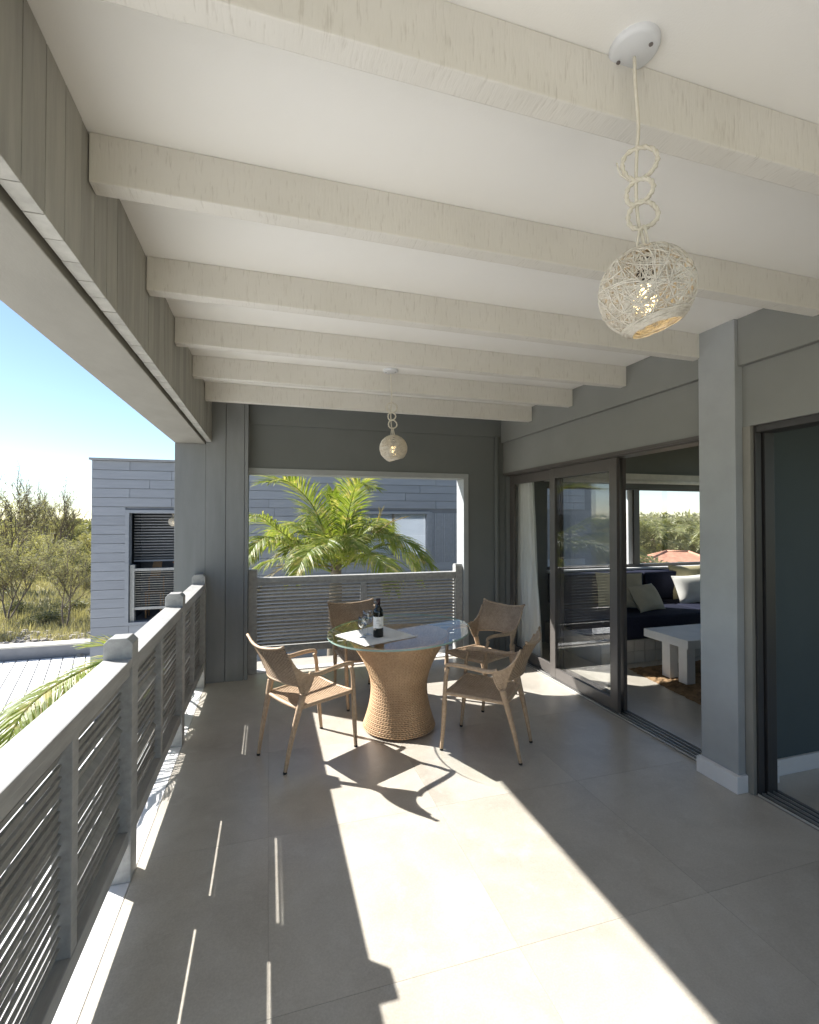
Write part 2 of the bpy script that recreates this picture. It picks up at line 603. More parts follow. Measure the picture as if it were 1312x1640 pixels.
# ------------------------------------------------------------------ FAR WALL WITH ITS OPENING
fw = thing('far_wall', 'dark grey end wall with a wide opening and thin frame at the far end', 'wall', (1.2, 5.24, 0))
m = MB()
m.box(-0.58, 5.14, 2.08, 2.72, 5.34, 2.575)                # above opening
m.box(-0.58, 5.142, 2.5755, -0.19, 5.34, 2.7865)
m.box(2.664, 5.142, 2.5755, 2.95, 5.34, 2.7865)
m.box(2.20, 5.14, 0.0, 2.72, 5.34, 2.08)                 # right pier
part('wall_face', m, 'grey_wall', fw)
part('upper_band', MB().box(-0.19, 5.125, 2.575, 2.664, 5.34, 2.7865), 'grey_wall', fw, bevel=0.003)
part('left_pier', MB().box(-0.58, 5.14, -0.28, -0.199, 5.34, 2.08), 'grey_wall', fw)
m = MB()
m.box(-0.199, 5.125, 2.068, 2.245, 5.342, 2.125)
part('opening_head', m, 'column_paint', fw, bevel=0.003)
m = MB(); m.box(2.185, 5.125, 0.0, 2.245, 5.342, 2.068)
part('opening_jamb', m, 'column_paint', fw, bevel=0.003)
part('lower_plinth', MB().box(-0.19, 5.18, -0.28, 2.185, 5.28, 0.012), 'white_trim', fw)
part('corner_pipe', MB().tube([(2.60, 5.11, 0.0), (2.60, 5.11, 2.575)], 0.028, 10), 'grey_wall', fw, smooth=True)

# ------------------------------------------------------------------ RAILINGS
SL = 0.0355
def slat_mesh(length, w=0.0395, t=0.0105):
    return MB().box(-length / 2, -w / 2, -t / 2, length / 2, w / 2, t / 2).mesh('slat', 'grey_slat', bevel=0.002)

def post_outline():
    # cross-section across the rail (u across, z up): octagonal chamfered head
    return [(-0.058, 0.0), (0.058, 0.0), (0.058, 1.048), (0.036, 1.072), (-0.036, 1.072), (-0.058, 1.048)]

# left railing: runs along Y at X about -0.632
XR = -0.633
rail_l = thing('balcony_railing', 'grey louvred balcony railing along the left side with square capped posts', 'railing', (XR, 1.7, 0))
post_y = [-1.525, -0.225, 1.075, 2.375, 3.675, 4.885]
pm = MB().prism(post_outline(), 1, 0.0, 0.10).mesh('rail_post', 'grey_rail', bevel=0.004)
for y in post_y:
    placed('rail_post', pm, rail_l, (XR, y, 0))
for a, c in zip(post_y, post_y[1:]):
    y0, y1 = a + 0.10, c
    L = y1 - y0
    part('top_rail', MB().box(XR - 0.0575, y0, 0.945, XR + 0.0575, y1, 0.982), 'grey_rail', rail_l, bevel=0.005)
    part('upper_rail', MB().box(XR + 0.018, y0, 0.905, XR + 0.048, y1, 0.9445), 'grey_rail', rail_l, bevel=0.002)
    part('bottom_rail', MB().box(XR - 0.052, y0, 0.158, XR + 0.046, y1, 0.222), 'grey_rail', rail_l, bevel=0.004)
    ym = (y0 + y1) / 2
    part('stile', MB().box(XR - 0.012, ym - 0.026, 0.2225, XR + 0.044, ym + 0.026, 0.9045), 'grey_rail', rail_l, bevel=0.003)
    half = ym - 0.027 - y0
    sm = slat_mesh(half - 0.002)
    for side in (0, 1):
        yc = y0 + half / 2 if side == 0 else y1 - half / 2
        k = 0
        z = 0.243
        while z < 0.90:
            tilt = R(72 + rnd.uniform(-7, 6))
            if (round(c, 3), side, k) in ((2.375, 1, 4), (3.675, 0, 5), (3.675, 0, 13), (2.375, 1, 12), (4.885, 0, 7)):
                tilt = R(-46); z += 0.007
            o = placed('slat', sm, rail_l, (XR + 0.005 + rnd.uniform(-.001, .001), yc, z), (tilt, 0, PI / 2))
            # local y (width) maps to -X after the quarter turn: tilt lifts the inner edge
            o.rotation_euler = (-tilt, rnd.uniform(-.002, .002), PI / 2)
            z += SL + rnd.uniform(-.0015, .0015)
            k += 1

# far railing: runs along X at Y about 5.21
YR = 5.21
rail_f = thing('opening_railing', 'grey louvred railing across the far opening below the palm', 'railing', (1.0, YR, 0))
pf = MB().prism([(a * 0.85, z) for a, z in post_outline()], 0, 0.0, 0.085).mesh('rail_post', 'grey_rail', bevel=0.004)
for x in (-0.194, 2.097):
    placed('rail_post', pf, rail_f, (x, YR, 0))
part('top_rail', MB().box(-0.109, YR - 0.05, 0.935, 2.097, YR + 0.05, 0.985), 'grey_rail', rail_f, bevel=0.005)
part('upper_rail', MB().box(-0.109, YR - 0.03, 0.90, 2.097, YR + 0.02, 0.9345), 'grey_rail', rail_f, bevel=0.002)
part('bottom_rail', MB().box(-0.109, YR - 0.045, 0.20, 2.097, YR + 0.045, 0.262), 'grey_rail', rail_f, bevel=0.004)
part('stile', MB().box(0.98, YR - 0.045, 0.2625, 1.045, YR + 0.02, 0.8995), 'grey_rail', rail_f, bevel=0.003)
for x0, x1 in ((-0.108, 0.979), (1.046, 2.096)):
    sm = slat_mesh(x1 - x0, 0.031, 0.0105)
    z = 0.283
    while z < 0.895:
        o = placed('slat', sm, rail_f, ((x0 + x1) / 2, YR, z))
        o.rotation_euler = (-R(46 + rnd.uniform(-4, 4)), rnd.uniform(-.0015, .0015), 0)
        z += 0.037

# ------------------------------------------------------------------ RIGHT HOUSE WALL
rw = thing('house_wall', 'grey rendered wall band above the sliding doors on the right', 'wall', (2.8, 2.0, 2.2))
part('upper_band', MB().box(2.665, -1.6, 2.506, 2.95, 5.124, 2.7865), 'band_grey_lifted', rw, bevel=0.003)
part('lower_band', MB().box(2.70, -1.6, 2.145, 2.95, 5.65, 2.505), 'band_grey_lifted', rw, bevel=0.002)
part('end_pier', MB().box(2.721, 5.10, 0.0, 2.80, 5.65, 2.144), 'grey_wall', rw)

colm = thing('column', 'square pale grey column with a white skirting between the two doorways', 'column', (2.67, 2.25, 0))
part('shaft', MB().box(2.642, 2.132, 0.10, 2.95, 2.38, 2.7868), 'column_paint', colm, bevel=0.004)
part('skirting', MB().box(2.612, 2.115, 0.0, 2.72, 2.392, 0.10), 'white_trim', colm, bevel=0.005)
# jamb beside the second doorway
jb = thing('door_jamb', 'dark metal jamb of the doorway at the right edge', 'door frame', (2.75, 2.09, 0))
part('jamb_face', MB().box(2.694, 2.082, 0.0, 2.722, 2.131, 2.1445), 'soffit_panel', jb, bevel=0.004)
m = MB()
m.box(2.7225, 2.072, 0.0, 2.765, 2.131, 2.1445)
m.box(2.7655, 2.085, 0.0, 2.785, 2.131, 2.1445)
m.box(2.7855, 2.066, 0.0, 2.86, 2.131, 2.1445)
part('jamb_channel', m, 'alu_track', jb, bevel=0.002)
part('head_channel', MB().box(2.72, -1.6, 2.105, 2.86, 2.065, 2.1445), 'alu_track', jb, bevel=0.002)

def sill(name, y0, y1, label):
    t = thing(name, label, 'door track', (2.78, (y0 + y1) / 2, 0))
    part('track_bed', MB().box(2.712, y0, -0.011, 2.868, y1, 0.004), 'alu_track', t)
    for x in (2.708, 2.742, 2.782, 2.822, 2.862):
        part('track_rail', MB().box(x, y0, 0.0045, x + 0.006, y1, 0.017), 'alu_rail', t, bevel=0.001)
    return t
sill('door_track', 2.392, 5.10, 'grooved metal floor track of the sliding glass doors behind the chairs')
sill('door_track', -1.6, 2.07, 'grooved metal floor track of the doorway at the right edge')

# sliding door panels
def door_panel(label, x, y0, y1, stile=0.088, bottom=0.12):
    t = thing('sliding_door', label, 'sliding door', (x, (y0 + y1) / 2, 0.018), group='sliding glass door leaves')
    z0, z1, d = 0.018, 2.105, 0.034
    part('stile', MB().box(x, y0, z0, x + d, y0 + stile, z1), 'alu_frame', t, bevel=0.003)
    part('stile', MB().box(x, y1 - stile, z0, x + d, y1, z1), 'alu_frame', t, bevel=0.003)
    part('bottom_rail', MB().box(x + 0.001, y0 + stile, z0, x + d - 0.001, y1 - stile, bottom), 'alu_frame', t, bevel=0.003)
    part('top_rail', MB().box(x + 0.001, y0 + stile, z1 - 0.10, x + d - 0.001, y1 - stile, z1), 'alu_frame', t, bevel=0.003)
    part('glass_pane', MB().poly([(x + 0.017, y0 + stile - 0.005, bottom - 0.005), (x + 0.017, y1 - stile + 0.005, bottom - 0.005), (x + 0.017, y1 - stile + 0.005, z1 - 0.095), (x + 0.017, y0 + stile - 0.005, z1 - 0.095)]), 'pane_glass', t, fix=False)
    return t
door_panel('front sliding glass leaf nearest the column, mirroring the louvred railing', 2.728, 3.235, 4.20)
door_panel('far sliding glass leaf with the white curtain right behind it', 2.768, 4.13, 5.098, 0.09)
door_panel('sliding glass leaf stacked directly behind the front leaf', 2.808, 3.255, 4.215)
dh = thing('door_header', 'dark metal head channel above the sliding glass doors', 'door frame', (2.79, 3.7, 2.105))
part('head_channel', MB().box(2.722, 2.381, 2.108, 2.866, 5.098, 2.1445), 'alu_frame', dh, bevel=0.002)
part('head_lip', MB().box(2.690, 2.381, 2.118, 2.698, 5.12, 2.144), 'alu_frame', dh, bevel=0.001)

# curtain
m = MB()
ny, nz = 90, 14
gridv = []
for j in range(nz + 1):
    z = 0.04 + (2.06 - 0.04) * j / nz
    pinch = 1.0 - 0.18 * (j / nz)
    for i in range(ny + 1):
        t = i / ny
        yy = 5.0 + (t - 0.5) * (0.66 - 0.30 * j / nz) - 0.02 * (1 - j / nz)
        xx = 2.895 + 0.028 * math.sin(t * 2 * PI * 7 + 0.35 * math.sin(j * .6)) + 0.012 * math.sin(t * 2 * PI * 17 + j * .25)
        gridv.append((xx, yy, z))
n0 = len(m.v); m.v += gridv
for j in range(nz):
    for i in range(ny):
        a = n0 + j * (ny + 1) + i
        m.f.append((a, a + 1, a + ny + 2, a + ny + 1))
k0 = len(m.v)
m.v += [(x + 0.004, y, z) for x, y, z in gridv]
for j in range(nz):
    for i in range(ny):
        a = k0 + j * (ny + 1) + i
        m.f.append((a, a + ny + 1, a + ny + 2, a + 1))
solo('curtain', m, 'curtain_cloth', 'white pleated curtain gathered behind the far sliding glass leaf', 'curtain', smooth=True)

# ------------------------------------------------------------------ ROOMS BEHIND THE DOORS
room = thing('room_wall', 'dark grey inner end wall of the lounge with a broad window over the sofa', 'wall', (4.8, 5.55, 0))
m = MB()
m.box(2.951, 5.45, 2.03, 7.0, 5.65, 2.7866)
m.box(2.81, 5.45, 0.0, 3.50, 5.65, 2.03)
m.box(6.7, 5.45, 0.0, 7.0, 5.65, 2.03)
m.box(3.50, 5.45, 0.0, 6.7, 5.65, 0.90)
part('wall_face', m, 'grey_wall', room)
part('window_sill', MB().box(3.48, 5.40, 0.90, 6.72, 5.67, 0.925), 'white_trim', room, bevel=0.003)
win = thing('lounge_window', 'dark framed window above the navy sofa looking onto palm tops', 'window', (5.1, 5.55, 0.926))
m = MB()
m.box(3.50, 5.50, 0.926, 6.7, 5.56, 0.965); m.box(3.50, 5.50, 2.005, 6.7, 5.56, 2.03)
m.box(3.50, 5.50, 0.965, 3.54, 5.56, 2.005); m.box(6.66, 5.50, 0.965, 6.7, 5.56, 2.005)
part('frame', m, 'alu_frame', win, bevel=0.002)
part('mullion', MB().box(4.92, 5.485, 0.966, 5.015, 5.555, 2.004), 'alu_frame', win, bevel=0.003)
part('meeting_stile', MB().box(4.84, 5.51, 0.966, 4.919, 5.54, 2.004), 'white_trim', win, bevel=0.002)
for a, c in ((3.54, 4.84), (5.015, 6.66)):
    part('pane', MB().poly([(a, 5.53, 0.965), (c, 5.53, 0.965), (c, 5.53, 2.005), (a, 5.53, 2.005)]), 'pane_glass', win, fix=False)
bl = thing('roller_blind', 'rolled pale blind casing mounted above the lounge window', 'blind', (5.1, 5.41, 2.10))
part('casing', MB().box(3.4, 5.38, 2.115, 6.8, 5.448, 2.225), 'white_fabric', bl, bevel=0.012)
part('roll', MB().tube([(3.42, 5.375, 2.115), (6.78, 5.375, 2.115)], 0.03, 10), 'white_fabric', bl, smooth=True)

rm2 = thing('partition_wall', 'dark blue grey partition wall with white skirting inside the right doorway', 'wall', (4.5, 2.2, 0))
part('wall_face', MB().box(2.951, 2.21, 0.0, 7.0, 2.36, 2.7866), 'blue_wall', rm2)
part('stub', MB().box(2.862, 2.155, 0.0, 2.96, 2.2095, 2.7866), 'blue_wall', rm2)
part('skirting', MB().box(2.962, 2.192, 0.0, 7.0, 2.2095, 0.10), 'white_trim', rm2, bevel=0.003)
part('skirting', MB().box(2.862, 2.138, 0.0, 2.975, 2.1545, 0.10), 'white_trim', rm2, bevel=0.003)
ow = thing('outer_wall', 'grey outer side wall closing the rooms on the far right, with unseen windows added for light', 'wall', (6.7, 2, 0))
m = MB()
m.box(7.0, -1.6, -3.0, 7.15, 5.66, 0.12); m.box(7.0, -1.6, 2.55, 7.15, 5.66, 2.7868)
m.box(7.0, -1.6, 0.12, 7.15, -1.3, 2.55); m.box(7.0, 2.2, 0.12, 7.15, 2.45, 2.55); m.box(7.0, 5.3, 0.12, 7.15, 5.66, 2.55)
part('wall_face', m, 'grey_wall', ow)
for a, c in ((-1.3, 2.2), (2.45, 5.3)):
    part('added_light_pane', MB().poly([(7.07, a, 0.12), (7.07, c, 0.12), (7.07, c, 2.55), (7.07, a, 2.55)]), 'pane_glass', ow, fix=False)  # unseen glazing added to bring more daylight into the rooms
part('added_light_bar', MB().box(7.04, 3.92, 0.12, 7.10, 3.98, 2.55), 'alu_frame', ow)
part('back_wall', MB().box(2.95, -1.75, -3.0, 7.15, -1.6, 2.96), 'grey_wall', ow)
bs = structure('building_base', MB().box(-0.60, -6.5, -3.0, 7.0, 5.30, -0.301), 'grey_wall')

# bench sofa
sofa = thing('bench_sofa', 'built-in tiled bench with long navy cushions under the lounge window', 'sofa', (4.8, 4.7, 0))
part('plinth', MB().box(3.46, 4.36, 0.0, 6.9, 5.445, 0.262), 'grout', sofa)
tm = MB().box(-0.068, -0.008, -0.063, 0.068, 0.008, 0.063).mesh('bench_tile', 'bench_tile', bevel=0.004)
for r in range(2):
    for i in range(21):
        placed('bench_tile', tm, sofa, (3.535 + i * 0.1415, 4.352 + rnd.uniform(-.002, .002), 0.067 + r * 0.130))
part('seat_cushion', MB().box(3.46, 4.32, 0.268, 5.0, 5.24, 0.515), 'navy_fabric', sofa, bevel=0.03, smooth=True)
part('seat_cushion', MB().box(5.005, 4.32, 0.268, 6.9, 5.24, 0.515), 'navy_fabric', sofa, bevel=0.03, smooth=True)
for a, c in ((3.46, 4.77), (4.775, 5.8), (5.805, 6.9)):
    part('back_cushion', MB().box(a, 5.15, 0.517, c, 5.39, 0.895), 'navy_fabric', sofa, bevel=0.03, smooth=True)

def cushion(label, mat, loc, rot, w=0.5, h=0.5, th=0.13, sag=0.0):
    n = 12
    m = MB()
    for sgn in (1, -1):
        b0 = len(m.v)
        for j in range(n + 1):
            for i in range(n + 1):
                u = i / n * 2 - 1; v = j / n * 2 - 1
                e = (max(0, 1 - abs(u) ** 3.2) * max(0, 1 - abs(v) ** 3.2)) ** 0.55
                px = u * w / 2 * (1 - 0.07 * (1 - v * v))
                pz = v * h / 2 * (1 - 0.07 * (1 - u * u)) - sag * (1 - u * u) * (v > 0) * v
                m.v.append((px, sgn * (th / 2 * e + 0.003) + 0.006 * math.sin(5 * u + 3 * v), pz + h / 2))
        for j in range(n):
            for i in range(n):
                a = b0 + j * (n + 1) + i
                m.f.append((a, a + 1, a + n + 2, a + n + 1))
    o = link('cushion', m.mesh('cushion', mat, True))
    o.location = loc
    o.rotation_euler = rot
    return tag(o, label, 'cushion', 'cushions on the bench sofa')
cushion('large pale cushion leaning at the left of the sofa behind the glass leaf', 'cream_fabric', (4.10, 4.78, 0.515), (R(-16), 0, R(-22)), 0.56, 0.44)
cushion('beige cushion lying low in front of the large pale one', 'cream_fabric', (4.36, 4.56, 0.515), (R(-32), 0, R(14)), 0.50, 0.34)
cushion('yellow cushion propped against the sofa back near the column', 'yellow_fabric', (5.55, 5.10, 0.515), (R(-12), 0, R(-6)), 0.64, 0.46)
cushion('white cushion in front of the yellow one beside the column', 'white_fabric', (5.36, 4.82, 0.515), (R(-24), R(-3), R(-10)), 0.58, 0.38)

# coffee table
ct = thing('coffee_table', 'low white coffee table with thick square legs on the rug', 'table', (4.4, 3.9, 0.018))
part('table_top', MB().box(3.79, 3.55, 0.368, 5.05, 4.10, 0.45), 'white_table', ct, bevel=0.004)
for x, y in ((3.83, 3.80), (3.83, 3.60), (4.90, 3.97), (4.90, 3.57)):
    part('leg', MB().box(x, y, 0.018, x + 0.10, y + 0.10, 0.3675), 'white_table', ct, bevel=0.004)
# rug
m = MB()
rc = [(3.68, 4.20), (3.545, 3.05), (5.6, 2.75), (5.75, 4.25)]
nu, nv = 60, 44
top = []
for j in range(nv + 1):
    for i in range(nu + 1):
        u, v = i / nu, j / nv
        p = (Vector(rc[1]) * (1 - u) + Vector(rc[2]) * u) * (1 - v) + (Vector(rc[0]) * (1 - u) + Vector(rc[3]) * u) * v
        ed = min(i, j, nu - i, nv - j)
        m.v.append((p.x + rnd.uniform(-.012, .012), p.y + rnd.uniform(-.012, .012), 0.003 if ed == 0 else 0.014 + rnd.uniform(-.006, .008)))
for j in range(nv):
    for i in range(nu):
        a = j * (nu + 1) + i
        m.f.append((a, a + 1, a + nu + 2, a + nu + 1))
solo('rug', m, 'rug_fibre', 'shaggy brown fibre rug under the white coffee table', 'rug')

# ------------------------------------------------------------------ WICKER HELPERS
def flat_strand(m, pts, nrm, r, h=0.42, closed=False):
    """flat cane: lens-shaped section lying in the surface"""
    base = len(m.v)
    k = len(pts)
    for i in range(k):
        t = (pts[(i + 1) % k] - pts[i - 1]) if closed else (pts[min(i + 1, k - 1)] - pts[max(i - 1, 0)])
        n = nrm[i]
        sd = t.cross(n)
        sd = sd.normalized() if sd.length > 1e-9 else Vector((1, 0, 0))
        p = pts[i]
        for a_, b_ in ((1, 0), (.62, h), (-.62, h), (-1, 0), (-.62, -h), (.62, -h)):
            m.v.append(tuple(p + sd * (a_ * r) + n * (b_ * r)))
    for i in range(k if closed else k - 1):
        a = base + 6 * i
        c = base + 6 * ((i + 1) % k)
        for j in range(6):
            j2 = (j + 1) % 6
            m.f.append((a + j, a + j2, c + j2, c + j))

def strands(m, S, nrow, nseg, r, amp=0.3, along='u', sides=5, v0=0.0, v1=1.0, u0=0.0, u1=1.0):
    """lay strands along one parameter of surface S(u,v); alternate over/under"""
    for k in range(nrow):
        tv = v0 + (v1 - v0) * (k + 0.5) / nrow
        pts, ns = [], []
        for i in range(nseg + 1):
            tu = u0 + (u1 - u0) * i / nseg
            f = (lambda a, b: S(a, b)) if along == 'u' else (lambda a, b: S(b, a))
            p = f(tu, tv)
            e = 1e-3
            du = f(min(1, tu + e), tv) - f(max(0, tu - e), tv)
            dv = f(tu, min(1, tv + e)) - f(tu, max(0, tv - e))
            nn = du.cross(dv)
            nn = nn.normalized() if nn.length > 1e-12 else Vector((0, 1, 0))
            pts.append(p + nn * (r * amp * (1 if (i + k) % 2 else -1)))
            ns.append(nn)
        flat_strand(m, pts, ns, r)

def sheet(m, S, nu, nv):
    b0 = len(m.v)
    for j in range(nv + 1):
        for i in range(nu + 1):
            m.v.append(tuple(S(i / nu, j / nv)))
    for j in range(nv):
        for i in range(nu):
            a = b0 + j * (nu + 1) + i
            m.f.append((a, a + 1, a + nu + 2, a + nu + 1))

def wrapped(pts, rads, pitch=0.0075, depth=0.0014):
    """resample a limb so that its radius ripples like wound cane"""
    pts = spline(pts, 10)
    rr = []
    nr = len(rads) - 1
    out, ro = [], []
    L = [0]
    for a, b in zip(pts, pts[1:]):
        L.append(L[-1] + (b - a).length)
    tot = L[-1]
    n = int(tot / pitch) * 2
    j = 0
    for i in range(n + 1):
        s_ = tot * i / n
        while j < len(L) - 2 and L[j + 1] < s_:
            j += 1
        t = (s_ - L[j]) / max(1e-9, L[j + 1] - L[j])
        out.append(pts[j].lerp(pts[j + 1], t))
        q = s_ / tot * nr
        q0 = min(int(q), nr - 1)
        ro.append(rads[q0] * (1 - (q - q0)) + rads[q0 + 1] * (q - q0) + (depth / 2 if i % 2 else -depth / 2))
    return out, ro

# ------------------------------------------------------------------ CHAIR
def build_chair(label):
    t = thing('wicker_armchair', label, 'chair', group='wicker armchairs round the glass table')
    # legs
    for s in (-1, 1):
        p, r = wrapped([(s * .218, .262, 0.012), (s * .224, .244, .2), (s * .228, .232, .40), (s * .231, .222, .54), (s * .233, .205, .605)], [.0125, .0155, .019, .0155, .0145])
        o = part('leg', MB().tube(p, r, 8), 'wicker_chair', t, True, local=True)
        part('foot_cap', MB().tube([(s * .2178, .2628, 0), (s * .218, .262, .014)], .0135, 8), 'black_plastic', o, True, local=True)
        p, r = wrapped([(s * .178, -.300, 0.012), (s * .188, -.262, .2), (s * .203, -.212, .40), (s * .213, -.186, .50)], [.0125, .016, .020, .024])
        o = part('leg', MB().tube(p, r, 8), 'wicker_chair', t, True, local=True)
        part('foot_cap', MB().tube([(s * .1777, -.3008, 0), (s * .178, -.300, .014)], .0135, 8), 'black_plastic', o, True, local=True)
        p, r = wrapped([(s * .233, .222, .602), (s * .234, .205, .628), (s * .237, .12, .634), (s * .242, .0, .626), (s * .246, -.10, .622), (s * .246, -.16, .640)], [.013, .016, .0175, .017, .017, .013])
        part('armrest', MB().tube(p, r, 8, flat=0.75), 'wicker_chair', t, True, local=True)
    # backrest with swept side wings
    m = MB()
    def side(v):
        return bez((.205, -.215, .560), (.228, -.250, .68), (.243, -.345, .845), v)
    def mid(v):
        return bez((0, -.285, .575), (0, -.305, .68), (0, -.392, .812), v)
    def back(u, v):
        q = u * 2 - 1
        a, b = mid(v), side(v)
        k = abs(q) ** 1.9
        curl = 0.010 * max(0, abs(q) - .85) / .15 * v
        return Vector((q * b.x, a.y * (1 - k) + b.y * k - curl, a.z * (1 - k) + b.z * k + curl * .6))
    cm = MB(); sheet(cm, back, 20, 8)
    strands(m, back, 27, 34, .0053, .38)
    # rolled edges
    m.tube([back(i / 20, 1.0) for i in range(21)], .0105, 7)
    m.tube([back(i / 20, 0.0) for i in range(21)], .0085, 7)
    for s in (-1, 1):
        def wing(a, w, s=s):
            T = bez(side(.85), (.236, -.255, .640), (.246, -.135, .624), a)
            B = bez(side(0), (.208, -.180, .405), (.243, -.125, .608), a)
            p = T * (1 - w) + B * w
            return Vector((s * p.x, p.y, p.z))
        sheet(cm, wing, 14, 6)
        strands(m, wing, 16, 18, .0052, .30)
        m.tube([wing(i / 14, 0) for i in range(15)], .0085, 6)
        m.tube([wing(i / 14, 1) for i in range(15)], .0080, 6)
    bk = part('backrest', m, 'wicker_chair', t, True, local=True)
    part('weave_shade_sheet', cm, 'weave_gap_shade', bk, True, local=True)  # dark sheet added behind the weave to stop light leaking through
    # seat
    m = MB()
    def seat(u, v):
        q = u * 2 - 1
        w = .226 * v + .203 * (1 - v)
        y = .232 * v - .208 * (1 - v)
        z = .418 - .022 * (1 - q * q) * (0.55 + .45 * math.sin(PI * v)) + .010 * v
        return Vector((q * w, y, z))
    cm = MB(); sheet(cm, seat, 16, 12)
    strands(m, seat, 38, 24, .0055, .34, 'v')
    st = part('seat', m, 'wicker_chair', t, True, local=True)
    part('weave_shade_sheet', cm, 'weave_gap_shade', st, True, local=True)  # added dark sheet keeps light out of the seat's gaps
    fr = MB()
    for s in (0, 1):
        fr.tube([seat(s, i / 10) + Vector((0, 0, -.006)) for i in range(11)], .0155, 8)
        fr.tube([seat(i / 10, s) + Vector((0, 0, -.008)) for i in range(11)], .0135, 8)
    part('seat_rail', fr, 'wicker_chair', t, True, local=True)
    return t

CH = [
    ('wicker armchair at the left of the table, its woven back towards the railing', (0.275, 3.385), R(29 - 90)),
    ('wicker armchair right of the table, nearest the viewer on that side, seen from behind', (1.480, 3.095), R(138 - 90)),
    ('wicker armchair right of the table in front of the curtain, facing the viewer side', (1.84, 3.92), R(207 - 90)),
    ('wicker armchair behind the table against the far louvred railing', (0.815, 4.235), R(-82 - 90)),
]
ch0 = build_chair(CH[0][0])
for i, (lb, (x, y), rz) in enumerate(CH):
    c = ch0 if i == 0 else copy_tree(ch0)
    c.location = (x, y, 0.0)
    c.rotation_euler = (0, 0, rz)
    c.scale = (0.955, 0.955, 0.955)
    c['label'] = lb

# ------------------------------------------------------------------ TABLE
TX, TY = 0.975, 3.565
tb = thing('dining_table', 'round glass topped table on a waisted woven wicker base', 'table', (TX, TY, 0))
def prof(t):
    z = 0.015 + t * 0.685
    h = z / 0.70
    k = (h - 0.45) * (0.415 if h < 0.45 else 0.575)
    return math.sqrt(0.212 ** 2 + k * k), z
TILT = 0.045
def tsurf(u, v):
    r, z = prof(v)
    a = u * 2 * PI
    x = r * math.cos(a)
    return Vector((x, r * math.sin(a), z + x * TILT * v))
m = MB()
NS, NR = 132, 56
for k in range(NR):
    v = (k + 0.5) / NR
    pts, ns = [], []
    for i in range(NS):
        p = tsurf(i / NS, v)
        rad = Vector((p.x, p.y, 0)).normalized()
        pts.append(p + rad * (0.0034 * (1 if (i + k) % 2 else -1)))
        ns.append(rad)
    flat_strand(m, pts, ns, 0.0059, 0.5, True)
part('woven_base', m, 'wicker_table', tb, True, local=True)
m = MB(); sheet(m, lambda u, v: tsurf(u, v) * 1.0 - Vector((tsurf(u, v).x, tsurf(u, v).y, 0)).normalized() * 0.011, 66, 20)
part('core', m, 'wicker_table', tb, True, local=True)
m = MB()
for i in range(NS // 2):
    m.tube([tsurf((2 * i + .5) / NS, j / 14 * .985 + .01) for j in range(15)], 0.0038, 4)
part('stakes', m, 'wicker_table', tb, True, local=True)
GR = 0.55
def tz(x, z): return z + x * TILT
m = MB()
n = 96
prf = [(0.0, 0.742), (GR - .002, 0.742), (GR, 0.739), (GR, 0.732), (GR - .002, 0.729), (0.0, 0.729)]
top_v = []
mt = MB()
mt.v = [(GR * math.cos(2 * PI * k / n), GR * math.sin(2 * PI * k / n), tz(GR * math.cos(2 * PI * k / n), .742)) for k in range(n)]
mt.f = [tuple(range(n))]
gt = part('glass_top', mt, 'table_glass', tb, local=True, fix=False)
me_ = MB()
for k in range(n):
    for z in (.742, .730):
        a = 2 * PI * k / n
        me_.v.append((GR * 1.0 * math.cos(a), GR * math.sin(a), tz(GR * math.cos(a), z)))
for k in range(n):
    a, b_ = 2 * k, 2 * ((k + 1) % n)
    me_.f.append((a, a + 1, b_ + 1, b_))
part('glass_rim', me_, 'glass_edge', gt, True, local=True)
TZ = lambda x: 0.7425 + (x - TX) * TILT

# placemat
m = MB()
cs = [(.485, 3.594), (.867, 3.767), (1.036, 3.293), (.640, 3.205)]
n = 10
for zz in (0.0005, 0.0028):
    b0 = len(m.v)
    for j in range(n + 1):
        for i in range(n + 1):
            u, v = i / n, j / n
            p = (Vector(cs[0]) * (1 - u) + Vector(cs[1]) * u) * (1 - v) + (Vector(cs[3]) * (1 - u) + Vector(cs[2]) * u) * v
            m.v.append((p.x, p.y, TZ(p.x) + zz + (0.0012 * (1 + math.sin(9 * u + 4 * v)) if zz > .001 else 0)))
    for j in range(n):
        for i in range(n):
            a = b0 + j * (n + 1) + i
            m.f.append((a, a + 1, a + n + 2, a + n + 1))
solo('placemat', m, 'white_fabric', 'square white cloth lying under the bottle on the glass table', 'placemat')

# wine bottle
BX, BY = 0.775, 3.41
bz = TZ(BX) + 0.004
bt = thing('wine_bottle', 'dark wine bottle with a white paper label standing on the glass table', 'bottle', (BX, BY, bz))
pr_ = [(0.0, 0.0), (0.034, 0.0), (0.0375, 0.004), (0.0375, 0.175), (0.036, 0.190), (0.030, 0.203), (0.020, 0.215), (0.0150, 0.226), (0.0140, 0.24)]
part('body', MB().lathe(pr_, 28), 'bottle_glass', bt, True, local=True)
part('capsule', MB().lathe([(0.0148, 0.236), (0.0152, 0.262), (0.0158, 0.263), (0.0158, 0.276), (0.0148, 0.279), (0.0, 0.279)], 20), 'bottle_foil', bt, True, local=True)
m = MB()
nA = 22
a0 = math.atan2(-BY, -BX)
for k in range(nA + 1):
    a = a0 - R(75) + R(150) * k / nA
    for z in (0.068, 0.150):
        m.v.append((0.0381 * math.cos(a), 0.0381 * math.sin(a), z))
for k in range(nA):
    m.f.append((2 * k, 2 * k + 2, 2 * k + 3, 2 * k + 1))
lb = part('label', m, 'bottle_paper', bt, True, local=True, fix=False)
m = MB()
